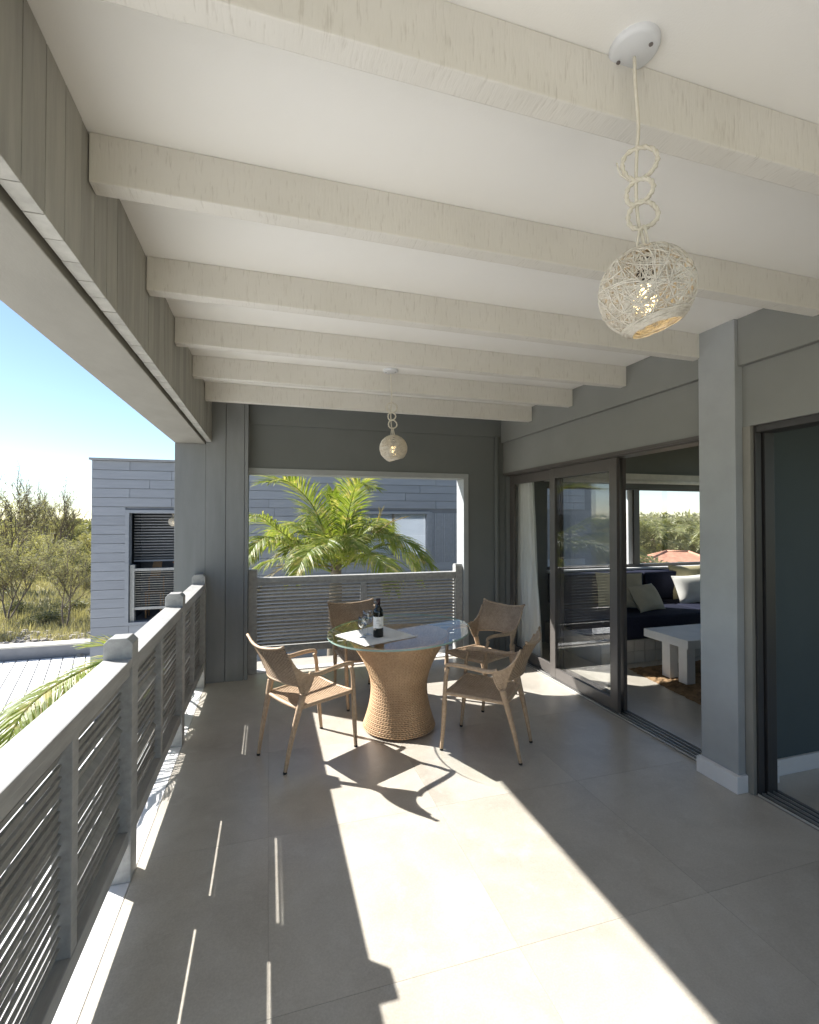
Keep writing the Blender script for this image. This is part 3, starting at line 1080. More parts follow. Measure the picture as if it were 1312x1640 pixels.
for (z0, z1, d0, d1) in ((0.084, 0.0885, 12, 34), (0.094, 0.096, 10, 36), (0.104, 0.1055, -24, 20), (0.116, 0.1175, -28, 24), (0.126, 0.1285, -20, 16)):
    b0 = len(m.v)
    for k in range(7):
        a = a0 + R(d0 + (d1 - d0) * k / 6)
        for z in (z0, z1):
            m.v.append((0.0385 * math.cos(a), 0.0385 * math.sin(a), z))
    for k in range(6):
        m.f.append((b0 + 2 * k, b0 + 2 * k + 2, b0 + 2 * k + 3, b0 + 2 * k + 1))
part('print', m, 'print_ink', lb, local=True, fix=False)

def wine_glass(label, x, y, h=1.0, tilt=0.0):
    z = TZ(x) + 0.004
    t = thing('wine_glass', label, 'wine glass', (x, y, z), group='wine glasses on the table')
    t.scale = (h, h, h)
    bowl = [(0.004, .085), (.018, .090), (.032, .102), (.0405, .122), (.042, .142), (.0395, .165), (.0355, .188), (.0348, .188), (.0388, .165), (.0412, .142), (.0397, .122), (.031, .103), (.017, .0915), (0.0, .0875)]
    part('bowl', MB().lathe(bowl, 28, cap=False), 'wine_glass', t, True, local=True)
    part('stem', MB().lathe([(.0045, .004), (.0036, .03), (.0036, .07), (.0048, .086)], 12), 'wine_glass', t, True, local=True)
    part('foot', MB().lathe([(.034, 0), (.034, .002), (.02, .0035), (.005, .008)], 24), 'wine_glass', t, True, local=True)
wine_glass('empty wine glass standing right next to the dark bottle', 0.715, 3.500, 0.96)
wine_glass('empty wine glass further left from the bottle on the white cloth', 0.665, 3.440, 0.80)

# ------------------------------------------------------------------ PENDANT LAMPS
def build_lamp(label):
    """origin at the ceiling"""
    t = thing('pendant_lamp', label, 'pendant lamp', group='woven pendant lamps')
    can = MB().lathe([(0.0, -0.018), (0.050, -0.0175), (0.057, -0.014), (0.060, -0.007), (0.060, 0.0)], 32, cap=False)
    c = part('canopy', can, 'canopy_plastic', t, True, local=True)
    m = MB()
    for a in (R(-15), R(165)):
        m.tube([(0.038 * math.cos(a), 0.038 * math.sin(a), -0.0205), (0.038 * math.cos(a), 0.038 * math.sin(a), -0.014)], 0.005, 8)
    part('screw', m, 'print_ink', c, local=True)
    cord = spline([(0, 0, -.028), (.002, 0, -.10), (.008, 0, -.20), (.004, .003, -.27), (.002, .004, -.36), (.006, .002, -.44), (.016, 0, -.49), (.020, 0, -.53)], 6)
    part('cord', MB().tube(cord, 0.0042, 7), 'cord', t, True, local=True)
    rg = random.Random(3)
    def ring(cx, cz, rad, yaw, ph):
        m = MB()
        for s_ in range(2):
            pts = []
            for k in range(26):
                a = 2 * PI * k / 26
                rr = rad * (1 + .04 * math.sin(3 * a + ph)) + 0.0028 * math.cos(7 * a + s_ * PI)
                q = Vector((rr * math.cos(a), 0.0028 * math.sin(7 * a + s_ * PI), rr * math.sin(a)))
                q.rotate(Matrix.Rotation(yaw, 3, 'Z'))
                pts.append(q + Vector((cx, 0, cz)))
            m.tube(pts, 0.0041, 5, closed=True)
        return m
    o = part('ring', ring(0.010, -.300, .040, R(3), 0.3), 'cord', t, True, local=True)
    part('ring_end', MB().tube(spline([(-.016, -.004, -.338), (-.034, -.006, -.318), (-.042, -.006, -.288)], 5), 0.0022, 5), 'cord', o, True, local=True)
    part('ring', ring(0.009, -.371, .031, R(-14), 1.4), 'cord', t, True, local=True)
    part('ring', ring(0.016, -.433, .034, R(6), 2.4), 'cord', t, True, local=True)
    part('hanger', MB().tube(spline([(.002, 0, -.522), (.008, -.004, -.475), (.018, -.004, -.462), (.025, -.002, -.485), (.032, 0, -.522)], 5), 0.0034, 5), 'cord', t, True, local=True)
    # woven shade: strands wound over a globe with a tilted mouth
    cz, RS = -.625, .109
    C0 = Vector((.022, 0, cz))
    mouth = Vector((.27, .10, -1)).normalized()         # axis of the mouth
    m = MB()
    cut = -0.70
    for k in range(700):
        ax = Vector((rg.gauss(0, 1), rg.gauss(0, 1), rg.gauss(0, 1))).normalized()
        dd = rg.uniform(-.75, .75)
        u = ax.orthogonal().normalized(); w = ax.cross(u)
        st = rg.uniform(0, 2 * PI); ln = rg.uniform(.7, 2.6)
        rr = RS * rg.uniform(.955, 1.015)
        pts = []
        ph = rg.uniform(0, 6); wob = rg.uniform(.0, .07)
        for i in range(15):
            a = st + ln * i / 14
            d = dd + wob * math.sin(3 * a + ph)
            d = max(-.97, min(.97, d))
            s_ = math.sqrt(1 - d * d)
            q = (ax * d + (u * math.cos(a) + w * math.sin(a)) * s_)
            if q.dot(mouth) > 0.845:
                if len(pts) > 2: break
                pts = []
                continue
            pts.append(C0 + Vector((q.x, q.y, q.z * .96)) * rr)
        if len(pts) > 2:
            m.tube(pts, rg.uniform(.0009, .0020), 4)
    # bound rim round the mouth
    u = mouth.orthogonal().normalized(); w = mouth.cross(u)
    for k in range(16):
        h = .850 - k * .010
        s_ = math.sqrt(1 - h * h)
        ph = rg.uniform(0, 6)
        pts = []
        for i in range(36):
            a = 2 * PI * i / 36
            q = mouth * (h + .012 * math.sin(2 * a + ph)) + (u * math.cos(a) + w * math.sin(a)) * s_
            pts.append(C0 + q * RS * (.99 + .02 * rg.random()))
        m.tube(pts, .0019, 4, closed=True)
    part('shade', m, 'vine_strand', t, True, local=True, fix=False)
    part('socket', MB().lathe([(.010, -.535), (.019, -.540), (.021, -.57), (.021, -.606), (.016, -.610)], 16, (.022, 0, 0)), 'black_plastic', t, True, local=True)
    bp = [(.0, -.608), (.013, -.610), (.017, -.618), (.027, -.638), (.0295, -.652), (.026, -.668), (.014, -.679), (0, -.682)]
    part('bulb', MB().lathe(bp, 20, (.022, 0, 0), cap=False), 'bulb_glow', t, True, local=True)
    return t
lamp = build_lamp('large woven globe pendant lamp hanging nearest the viewer, bulb lit')
lamp.location = (0.876, 0.965, 2.787)
lamp.rotation_euler = (0, 0, R(-40))
l2 = copy_tree(lamp)
l2.location = (0.93, 3.655, 2.787)
l2.rotation_euler = (0, 0, R(-12))
l2['label'] = 'small looking woven pendant lamp hanging above the dining table, bulb lit'

# ------------------------------------------------------------------ NEIGHBOUR HOUSE
NY = 12.0
nb = thing('neighbor_house', 'grey plank clad house with a loggia and window beyond the palm', 'house', (2.6, NY + 3, -3))
OPEN = [(-3.03, -1.05, -0.75, 1.76), (2.20, 4.09, 0.62, 1.755)]       # loggia, window
m = MB()
x0, x1, zt = -3.74, 10.0, 2.90
yb = NY + 0.03
def wall_with_holes(m, x0, x1, z0, z1, y0, y1, holes):
    xs = sorted({x0, x1, *[h[0] for h in holes], *[h[1] for h in holes]})
    for a, c in zip(xs, xs[1:]):
        zs = [z0]
        hs = [h for h in holes if h[0] <= a + 1e-6 and h[1] >= c - 1e-6]
        z = z0
        for h in sorted(hs, key=lambda q: q[2]):
            if h[2] > z: m.box(a, y0, z, c, y1, h[2])
            z = h[3]
        if z < z1: m.box(a, y0, z, c, y1, z1)
wall_with_holes(m, x0, x1, -3.0, zt, yb, yb + 0.2, OPEN)
m.box(x0, yb + 0.2, -3, x0 + 0.2, NY + 8, zt)
m.box(x1 - 0.2, yb + 0.2, -3, x1, NY + 8, zt)
m.box(x0, NY + 8, -3, x1, NY + 8.2, zt)
part('wall', m, 'neighbor_wall', nb)
part('roof', MB().box(x0 + 0.2, yb + 0.2, 2.5, 1.8, NY + 8, 2.7).box(1.8, NY + 4.5, 2.5, 4.6, NY + 8, 2.7).box(4.6, yb + 0.2, 2.5, x1 - 0.2, NY + 8, 2.7), 'neighbor_wall', nb)  # gap above the window added so sun reaches the sheet behind the glass
part('parapet_cap', MB().box(x0 - 0.04, NY - 0.05, zt, x1 + 0.04, NY + 0.3, zt + 0.05), 'parapet', nb, bevel=0.005)
pl_cache = {}
def plank(a, c, z0, z1):
    key = (round(c - a, 3), round(z1 - z0, 3))
    if key not in pl_cache:
        w, h = c - a - 0.008, z1 - z0 - 0.010
        pl_cache[key] = MB().prism([(0, 0), (0.026, 0), (0.018, h), (0, h)], 0, 0, w).mesh('siding_plank', 'neighbor_siding')
    o = placed('siding_plank', pl_cache[key], nb, (a + 0.004, NY + 0.03, z0))
    o.scale = (1, -1, 1)
z = -3.0 + 5.9
row = 0
while z > -2.2:
    za, zb = z - 0.205, z
    zmid = (za + zb) / 2
    segs = [(x0, 4.10 if zmid < 1.78 and zmid > 0.40 else 9.0)]
    for h in OPEN:
        if h[2] - 0.02 < zmid < h[3] + 0.02:
            ns = []
            for a, c in segs:
                if h[0] > a and h[0] < c: ns.append((a, h[0] - 0.04))
                if h[1] < c and h[1] > a: ns.append((h[1] + 0.04, c))
                if h[1] <= a or h[0] >= c: ns.append((a, c))
            segs = ns
    for a, c in segs:
        cut = a + (0.75, 1.6, 1.15)[row % 3]
        while cut < c - 0.3:
            plank(a, cut, za, zb); a = cut; cut += 2.15
        if c - a > 0.06: plank(a, c, za, zb)
    z -= 0.205
    row += 1
# upright cladding right of the window
vb = MB().box(0, 0, 0, 0.058, 0.022, 1.33).mesh('upright_slat', 'neighbor_siding')
x = 4.21
while x < 6.6:
    placed('upright_slat', vb, nb, (x, NY + 0.008 + rnd.uniform(0, .006), 0.425))
    x += 0.064
part('corner_board', MB().box(4.13, NY - 0.012, 0.40, 4.20, NY + 0.03, 1.78), 'neighbor_siding', nb)
for (a, c, z0, z1) in OPEN:
    fr = MB()
    fr.box(a - 0.04, NY - 0.02, z0 - 0.04, a + 0.035, NY + 0.229, z1 + 0.04)
    fr.box(c - 0.035, NY - 0.02, z0 - 0.04, c + 0.04, NY + 0.229, z1 + 0.04)
    fr.box(a + 0.035, NY - 0.02, z1 - 0.03, c - 0.035, NY + 0.229, z1 + 0.04)
    fr.box(a + 0.035, NY - 0.02, z0 - 0.04, c - 0.035, NY + 0.229, z0 + 0.03)
    f_ = part('window_frame' if z0 > 0 else 'loggia_frame', fr, 'neighbor_siding', nb)
    if z0 > 0:
        part('pane', MB().poly([(a, NY + 0.08, z0), (c, NY + 0.08, z0), (c, NY + 0.08, z1), (a, NY + 0.08, z1)]), 'neighbor_glass', f_, fix=False)
        part('sky_glow_sheet', MB().box(a + .04, NY + 0.12, z0 + .03, c - .04, NY + 0.13, z1 - .03), 'sky_glow_cloth', f_)  # added pale sheet, stands in for sky reflected in the pane
        m = MB(); m.box((a + c) / 2 - .03, NY + 0.05, z0 + .03, (a + c) / 2 + .03, NY + 0.1, z1 - .03)
        part('mullion', m, 'alu_frame', f_)
# things of the neighbour's loggia
m = MB()
m.box(-3.03, NY + 0.24, -0.80, -0.8, NY + 2.4, -0.75)
m.box(-3.3, NY + 2.4, -0.8, -0.6, NY + 2.5, 2.1)
m.box(-3.03, NY + 0.24, 1.80, -0.8, NY + 2.4, 1.85)
part('loggia_shell', m, 'dark_interior', nb)
sh = part('louvre_shutter', MB().box(-3.0, NY + 0.44, 0.60, -0.95, NY + 0.46, 0.64), 'neighbor_siding', nb)
lm = MB().box(-1.015, -0.02, -0.004, 1.015, 0.02, 0.004).mesh('shutter_slat', 'neighbor_siding')
for k in range(17):
    o = placed('shutter_slat', lm, sh, (-1.98, NY + 0.45, 0.68 + k * 0.066), (R(-35), 0, 0))
nr_ = thing('neighbor_railing', 'grey slatted railing inside the loggia of the neighbouring house', 'railing', (-2.0, NY + .12, -0.75))
part('top_rail', MB().box(-2.99, NY + 0.06, 0.42, -1.10, NY + 0.17, 0.475), 'grey_rail', nr_)
part('bottom_rail', MB().box(-2.90, NY + 0.08, -0.46, -1.10, NY + 0.16, -0.40), 'grey_rail', nr_)
for x in (-2.985, -1.20):
    part('rail_post', MB().box(x, NY + 0.055, -0.72, x + 0.09, NY + 0.175, 0.56), 'grey_rail', nr_)
sm = slat_mesh(1.68, 0.05, 0.010)
for k in range(15):
    placed('slat', sm, nr_, (-2.05, NY + 0.12, -0.36 + k * 0.053), (-R(20 + rnd.uniform(-4, 4)), 0, 0))
for (lbl, xx) in (('pale wooden chair back showing above the neighbouring loggia railing', -2.62),):
    cb = thing('far_chair', lbl, 'chair', (xx, NY + 0.75, -0.75))
    cb.scale = (.8, .8, .93)
    part('backrest', MB().prism([(-.14, 1.02), (.14, 1.0), (.20, 1.42), (.06, 1.47), (-.02, 1.45)], 1, -.02, .02), 'teak', cb, local=True)
    m = MB(); 
    for a in (-.2, .2):
        m.box(a - .02, -.2, 0, a + .02, -.16, .62); m.box(a - .02, .2, 0, a + .02, .24, 1.0)
    part('leg', m, 'teak', cb, local=True)
    part('seat', MB().box(-.24, -.24, .62, .24, .24, .66), 'teak', cb, local=True)
ft = thing('far_table', 'small round brown table in the neighbouring loggia', 'table', (-1.85, NY + 1.0, -0.75))
part('table_top', MB().lathe([(.0, 1.26), (.42, 1.26), (.42, 1.30), (0, 1.30)], 20), 'terracotta', ft, local=True)
part('base', MB().lathe([(.24, 0), (.13, .6), (.25, 1.255)], 16), 'terracotta', ft, True, local=True)
l3 = copy_tree(lamp)
l3.location = (-2.16, NY + 0.31, 2.16)
l3['label'] = 'tiny pendant lamp hanging in the loggia of the neighbouring house'

# ------------------------------------------------------------------ WHITE DECK BELOW
dk = structure('deck', MB().box(-40, -14, -3.0, -0.75, 18.1, -2.86), 'parapet')
structure('rear_bounce_deck', MB().box(-0.74, -14, -3.0, 14, -6.6, -2.86), 'deck_board')  # unseen white slab added to bounce sunlight up to the ceiling
def clip_x(q, xm):
    out = []
    for a, b in zip(q, q[1:] + q[:1]):
        if a[0] <= xm: out.append(a)
        if (a[0] - xm) * (b[0] - xm) < 0:
            t = (xm - a[0]) / (b[0] - a[0])
            out.append((xm, a[1] + t * (b[1] - a[1])))
    return out
dirv = Vector((math.sin(R(-16.6)), math.cos(R(-16.6))))
nrm = Vector((dirv.y, -dirv.x))
pw = 0.30
k = 0
ye0, ye1 = -13.5, 17.75  # deck carried on out of view to throw sunlight onto the ceiling
for k in range(120):
    sx = -41.0 + k * pw / nrm.x
    def at(y, o):
        xx = sx + o / nrm.x + (y - ye1) * dirv.x / dirv.y
        return xx
    q = [(at(ye0, 0), ye0), (at(ye0, pw - .035), ye0), (at(ye1, pw - .035), ye1), (at(ye1, 0), ye1)]
    if min(p[0] for p in q) < -39.5: continue
    q = clip_x(q, -0.78)
    if len(q) < 3: continue
    m = MB().prism(q, 2, -2.86, -2.825)
    part('deck_board', m, 'deck_board', dk)
pw_ = thing('garden_parapet', 'low grey garden wall with a pale coping at the edge of the white deck', 'wall', (-14, 18.0, -3))
part('wall_face', MB().box(-40, 17.9, -3.0, -3.0, 18.2, -2.47), 'parapet', pw_)
part('coping', MB().box(-40, 17.86, -2.469, -3.0, 18.35, -2.415), 'parapet_cap', pw_, bevel=0.01)

# ------------------------------------------------------------------ PALMS
def frond(m, pts, n=46, ll=0.34, droop=0.5, wid=0.016, rg=rnd, seg=3, r0=0.014, up=0.25, spread=1.0):
    P = spline(pts, 8)
    L = [0]
    for a, b in zip(P, P[1:]): L.append(L[-1] + (b - a).length)
    tot = L[-1]
    m.tube(P, [r0 * (1 - 0.85 * l / tot) + .0015 for l in L], 5)
    def at(s_):
        for i in range(len(P) - 1):
            if L[i + 1] >= s_:
                t = (s_ - L[i]) / max(1e-9, L[i + 1] - L[i])
                return P[i].lerp(P[i + 1], t), (P[i + 1] - P[i]).normalized()
        return P[-1], (P[-1] - P[-2]).normalized()
    for k in range(n):
        f = 0.16 + 0.84 * (k + rg.uniform(-.3, .3)) / n
        f = max(.12, min(.999, f))
        p, t = at(f * tot)
        upv = Vector((0, 0, 1))
        sd = t.cross(upv)
        if sd.length < .12: sd = Vector((1, 0, 0)).cross(t)
        sd.normalize()
        nn = sd.cross(t).normalized()
        for s_ in (-1, 1):
            ln = ll * (0.55 + 0.45 * math.sin(min(1, f * 1.25) * PI * .62)) * (1 - max(0, f - .72) * 1.9) * rg.uniform(.8, 1.12)
            d = (sd * s_ * spread * (1 - .35 * f) + t * (.45 + .75 * f + rg.uniform(-.12, .12)) + nn * (up + rg.uniform(-.1, .1))).normalized()
            q = p.copy()
            w = wid * rg.uniform(.8, 1.15)
            side = t.cross(d).cross(d).normalized() if t.cross(d).length > 1e-3 else nn
            tw = rg.uniform(-.5, .5)
            side = (side * math.cos(tw) + d.cross(side) * math.sin(tw)).normalized()
            b0 = len(m.v)
            m.v += [tuple(q - side * w * .3), tuple(q + side * w * .3)]
            dl = droop * rg.uniform(.6, 1.4)
            for j in range(1, seg + 1):
                d = (d + Vector((0, 0, -1)) * dl * j / seg * .55).normalized()
                q = q + d * ln / seg
                ww = w * (1.0 if j < seg else 0.12) * (1 - .25 * (j - 1) / seg)
                m.v += [tuple(q - side * ww * .5), tuple(q + side * ww * .5)]
            for j in range(seg):
                a = b0 + 2 * j
                m.f.append((a, a + 1, a + 3, a + 2))

# projection helper used only to read the palm's real shape: pixel of the photograph -> point at depth Y
_f, _yaw, _pit = 760.0, math.atan(226 / 760), math.atan(11 / 760)
_F = Vector((math.sin(_yaw) * math.cos(_pit), math.cos(_yaw) * math.cos(_pit), math.sin(_pit)))
_R = Vector((math.cos(_yaw), -math.sin(_yaw), 0)); _U = _R.cross(_F)
def P3(x, y, Y):
    d = _F * _f + _R * (x - 656) + _U * (820 - y)
    return Vector((0, 0, 1.6)) + d * (Y / d.y)

PY = 8.0
pc = P3(538, 915, PY)
palm = thing('coconut_palm', 'bright green young coconut palm filling the far opening', 'palm', (pc.x, PY, -3))
part('trunk', MB().tube(spline([(pc.x - .15, PY + .1, -3), (pc.x - .05, PY + .05, -1.2), (pc.x, PY, pc.z - .1), (pc.x, PY, pc.z + .15)], 6), [.14] * 6 + [.11] * 6 + [.09] * 6 + [.07], 10), 'palm_trunk', palm, True)
FR = [
    ([(538, 905, 0), (520, 855, -.1), (498, 806, -.3), (462, 772, -.6), (428, 772, -.9)], 46, .50, .35),
    ([(535, 912, 0), (490, 882, -.2), (445, 848, -.5), (412, 826, -.8), (385, 838, -1.0)], 50, .42, .7),
    ([(533, 916, 0), (495, 890, -.4), (455, 866, -.8), (420, 862, -1.2), (398, 890, -1.5)], 46, .44, .8),
    ([(535, 918, 0), (500, 905, .3), (455, 895, .5), (420, 905, .6), (395, 940, .6)], 44, .42, .8),
    ([(538, 905, 0), (536, 850, .1), (534, 815, .1), (533, 786, 0)], 26, .30, .05),
    ([(540, 905, 0), (552, 850, -.2), (562, 806, -.4), (574, 775, -.6), (598, 780, -.9)], 44, .42, .45),
    ([(540, 908, 0), (548, 850, .4), (556, 815, .7), (578, 790, 1.0)], 36, .42, .4),
    ([(542, 910, 0), (572, 880, -.2), (608, 857, -.5), (650, 868, -.9), (690, 905, -1.2)], 54, .46, .75),
    ([(543, 912, 0), (580, 890, .3), (620, 872, .5), (655, 890, .7), (672, 930, .8)], 46, .44, .8),
    ([(541, 915, 0), (565, 895, -.6), (592, 888, -1.1), (618, 905, -1.6), (628, 940, -1.9)], 44, .42, .8),
    ([(538, 915, 0), (528, 890, -.7), (510, 875, -1.3), (488, 890, -1.8), (472, 925, -2.1)], 44, .42, .8),
    ([(536, 910, 0), (505, 860, .4), (478, 838, .8), (450, 846, 1.2), (430, 875, 1.5)], 44, .42, .7),
    ([(541, 908, 0), (570, 850, .5), (588, 832, .9), (612, 836, 1.3), (632, 865, 1.6)], 40, .42, .7),
    ([(540, 912, 0), (545, 885, .9), (560, 868, 1.5), (580, 880, 2.0)], 36, .40, .7),
]
rfp = random.Random(9)
for k in range(9):
    a = k * 2.4 + .3
    ex, ey = 95 * math.cos(a), 18 * math.sin(a)
    up_ = rfp.uniform(35, 85)
    dd_ = 1.3 * math.sin(a)
    FR.append(([(539, 910, 0), (539 + ex * .3, 905 - up_ * .6, dd_ * .3), (539 + ex * .65, 902 - up_, dd_ * .65), (539 + ex, 915 - up_ * .85, dd_)], 36, .40, .55))
for i, (pts, n, ll, dr) in enumerate(FR):
    m = MB()
    frond(m, [P3(x, y, PY + d) for x, y, d in pts], int(n * 2.1), ll * 1.2, dr * 1.15, .019, up=.22)
    part('frond', m, 'palm_leaf', palm, fix=False)
for pts in ([(541, 910, 0), (580, 872, .1), (604, 838, .1), (612, 815, 0)], [(541, 910, 0), (590, 865, -.2), (625, 838, -.4), (652, 828, -.6)], [(537, 908, 0), (526, 850, .1), (512, 808, 0)], [(537, 908, 0), (470, 905, -.3), (432, 925, -.5), (405, 960, -.6)]):
    m = MB()
    frond(m, [P3(x, y, PY + d) for x, y, d in pts], 16, .26, .5, .012, r0=.010, spread=.5)
    part('frond', m, 'palm_leaf_dry', palm, fix=False)

# palm beside the railing, only its drooping frond reaches above the rail
c2 = P3(262, 1075, 4.3)
p2 = thing('railing_palm', 'small palm below the balcony with one drooping frond beside the railing', 'palm', (c2.x, 4.3, -3))
part('trunk', MB().tube([(c2.x, 4.3, -3), (c2.x - .03, 4.32, -1.5), (c2.x, 4.3, c2.z)], [.13, .11, .09], 9), 'palm_trunk', p2, True)
m = MB(); frond(m, [c2, P3(205, 1052, 4.0), P3(150, 1066, 3.7), P3(85, 1100, 3.4), P3(38, 1140, 3.15), P3(8, 1195, 2.95)], 84, .36, .75, .012, up=.1)
part('frond', m, ['palm_leaf'], p2, fix=False)
m = MB(); frond(m, [c2, P3(200, 1058, 4.2), P3(140, 1078, 4.0), P3(80, 1110, 3.8), P3(35, 1160, 3.6), P3(10, 1230, 3.5)], 60, .34, .9, .010, up=.0)
part('frond', m, ['palm_leaf_dry'], p2, fix=False)
m = MB(); frond(m, [c2, P3(212, 1046, 4.3), P3(175, 1034, 4.25), P3(140, 1036, 4.2)], 34, .26, .3, .011, up=.25)
part('frond', m, ['palm_leaf'], p2, fix=False)
for k in range(5):
    a = R(105 + 40 * k)
    m = MB(); frond(m, [c2, c2 + Vector((.3 * math.cos(a), .3 * math.sin(a), .05)), c2 + Vector((.7 * math.cos(a), .7 * math.sin(a), -.15)), c2 + Vector((1.0 * math.cos(a), 1.0 * math.sin(a), -.6))], 30, .26, .6, .012)
    if k not in (3, 4): part('frond', m, ['palm_leaf'], p2, fix=False)

# far palms seen through the lounge window
def palm_meshes(seed):
    rg = random.Random(seed)
    m = MB()
    nf = 22
    for k in range(nf):
        a = 2 * PI * (k * .382 + rg.random() * .05)
        el = R(rg.uniform(-25, 78))
        Lh = rg.uniform(1.7, 2.3)
        d = Vector((math.cos(a) * math.cos(el), math.sin(a) * math.cos(el), math.sin(el)))
        h = Vector((math.cos(a), math.sin(a), 0))
        p0 = Vector((0, 0, 0)); p1 = d * Lh * .4; p2 = p1 + (d * .5 + h * .5 + Vector((0, 0, -.25))).normalized() * Lh * .35
        p3 = p2 + (h * .7 + Vector((0, 0, -.7))).normalized() * Lh * .3
        frond(m, [p0, p1, p2, p3], 20, .62, .55, .055, rg, 2, .03, .15)
    crown = m.mesh('crown', 'palm_far', False, fix=False)
    tr = MB().tube([(rg.uniform(-.3, .3), rg.uniform(-.3, .3), -4.2), (rg.uniform(-.1, .1), 0, -2), (0, 0, 0)], [.18, .15, .12], 7).mesh('trunk', 'palm_trunk', True)
    return crown, tr
PM = [palm_meshes(s_) for s_ in (11, 12, 13)]
def far_palm(x, y, top, sc, label, group):
    cr, tr = rnd.choice(PM)
    t = thing('palm_tree', label, 'palm', (x, y, -3), rnd.uniform(0, 6), group)
    o = link('crown', cr, t); o.location = (0, 0, top + 3); o.scale = (sc, sc, sc)
    o = link('trunk', tr, t); o.location = (0, 0, top + 3)
    o.scale = (sc, sc, max(1, (top + 3) / 4.1))
HOUSES = [(29, 41.5, 'small house with a hipped orange tile roof among the far palms'), (16.2, 41.5 - 4.6, 'nearer low house whose orange tile roof shows just above the window sill')]
rp = random.Random(21)
n_p = 0
for ring_d in range(9, 75, 3):
    cnt = 3 + ring_d // 12
    for k in range(cnt):
        an = R(32.5 + 18 * (k + rp.uniform(.1, .9)) / cnt)
        d = ring_d + rp.uniform(-1.3, 1.3)
        x, y = d * math.sin(an), d * math.cos(an)
        if x < 7.5 and y < 8: continue
        if 22 < d < 31 and R(43) < an < R(50): continue
        if d < 19 and R(37) < an < R(43.5): continue
        if y > 11.5 and x < 10.6 and y < 21: continue
        near = d < 24
        vtop = 1.55 - 0.05 * max(0, 26 - d) + rp.uniform(-.55, .15) + (0.0 if d < 40 else .2)
        if d < 20: vtop -= 0.9
        if R(41.5) < an < R(50) and d < 30: vtop = min(vtop, 1.62 - 0.066 * d)
        far_palm(x, y, vtop - 1.2, rp.uniform(.8, 1.15), 'coconut palm in the dense grove beyond the lounge window', 'palms in the grove beyond the window')
        n_p += 1

def hip_house(x, y, z0, w, d, hw, hr, rz, label):
    t = thing('hip_roof_house', label, 'house', (x, y, -3), rz)
    zt = z0 + 3
    part('wall', MB().box(-w / 2 + .4, -d / 2 + .4, 0, w / 2 - .4, d / 2 - .4, zt), 'house_wall', t, local=True)
    m = MB()
    a = (w - d) / 2 if w > d else .2
    e = [(-w / 2, -d / 2, zt), (w / 2, -d / 2, zt), (w / 2, d / 2, zt), (-w / 2, d / 2, zt)]
    r = [(-a, 0, zt + hr), (a, 0, zt + hr)]
    m.v = e + r
    m.f = [(0, 1, 5, 4), (1, 2, 5), (2, 3, 4, 5), (3, 0, 4), (3, 2, 1, 0)]
    part('roof', m, 'roof_tile', t, local=True)
    rd = MB()
    for p, q in ((4, 5), (0, 4), (3, 4), (1, 5), (2, 5)):
        rd.tube([m.v[p], m.v[q]], .07, 6)
    part('ridge_tile', rd, 'roof_tile', t, True, local=True)
    wn_ = MB()
    for xx in (-w / 4, w / 4): wn_.box(xx - .5, -d / 2 + .37, zt - 1.5, xx + .5, -d / 2 + .395, zt - .4)
    part('window', wn_, 'dark_interior', t, local=True)
hip_house(20.5, 19.8, -0.95, 5.2, 4.2, 2, .85, R(-38), HOUSES[0][2])
hip_house(11.0, 14.2, -1.32, 4.2, 3.8, 2, .6, R(-30), HOUSES[1][2])

# ------------------------------------------------------------------ TREES ON THE LEFT
def casuarina(seed, H=4.6, dens=1.0, spread=1.0, bare=0.3):
    rg = random.Random(seed)
    tr, lf = MB(), MB()
    def branch(p, d, L, r, lev):
        pts = [p]; q = p.copy(); dd = d.copy()
        n = 5
        for i in range(n):
            dd = (dd + Vector((rg.gauss(0, .10), rg.gauss(0, .10), .04 if lev < 2 else -.01))).normalized()
            q = q + dd * L / n
            pts.append(q.copy())
        tr.tube(pts, [r * (1 - .7 * i / n) + .004 for i in range(n + 1)], 5 if lev < 2 else 4, caps=False)
        if lev >= 1:
            for i in range(1, n + 1):
                for _ in range(int((9 if lev == 1 else 15) * dens)):
                    b = pts[i].lerp(pts[i - 1], rg.random()) + Vector((rg.gauss(0, .06), rg.gauss(0, .06), rg.gauss(0, .06)))
                    v = (dd * .7 + Vector((rg.gauss(0, .7), rg.gauss(0, .7), rg.gauss(-.05, .5)))).normalized()
                    l = rg.uniform(.14, .36)
                    s_ = v.cross(Vector((rg.gauss(0, 1), rg.gauss(0, 1), rg.gauss(0, 1)))).normalized() * rg.uniform(.008, .017)
                    k = len(lf.v)
                    e = b + v * l + Vector((0, 0, -.06 * l / .3))
                    md = b + v * l * .55
                    lf.v += [tuple(b), tuple(md + s_), tuple(e), tuple(md - s_)]
                    lf.f.append((k, k + 1, k + 2, k + 3))
        if lev < 3:
            nb_ = (6, 5, 4)[lev]
            for i in range(nb_):
                f = bare + (1 - bare) * (i + rg.random()) / nb_ if lev == 0 else rg.uniform(.25, 1)
                j = min(n, max(1, int(f * n + .5)))
                a = rg.uniform(0, 2 * PI)
                o = Vector((math.cos(a), math.sin(a), 0))
                nd = (dd * .8 + o * (.75 * spread) + Vector((0, 0, .25))).normalized()
                branch(pts[j], nd, L * rg.uniform(.42, .62), r * .5, lev + 1)
    nst = 2 if seed % 2 else 3
    for s_ in range(nst):
        a = rg.uniform(0, 6.28) + s_ * 2 * PI / nst
        branch(Vector((0, 0, 0)), Vector((math.cos(a) * .38, math.sin(a) * .38, 1)).normalized(), H * rg.uniform(.6, .8), .055, 0)
    return tr.mesh('trunk', 'bark', True, fix=False), lf.mesh('crown', 'casuarina_leaf', False, fix=False)
CM = [casuarina(1, 4.4, .25, .85), casuarina(2, 4.4, .21, .85), casuarina(4, 4.4, .09, .5, .5)]
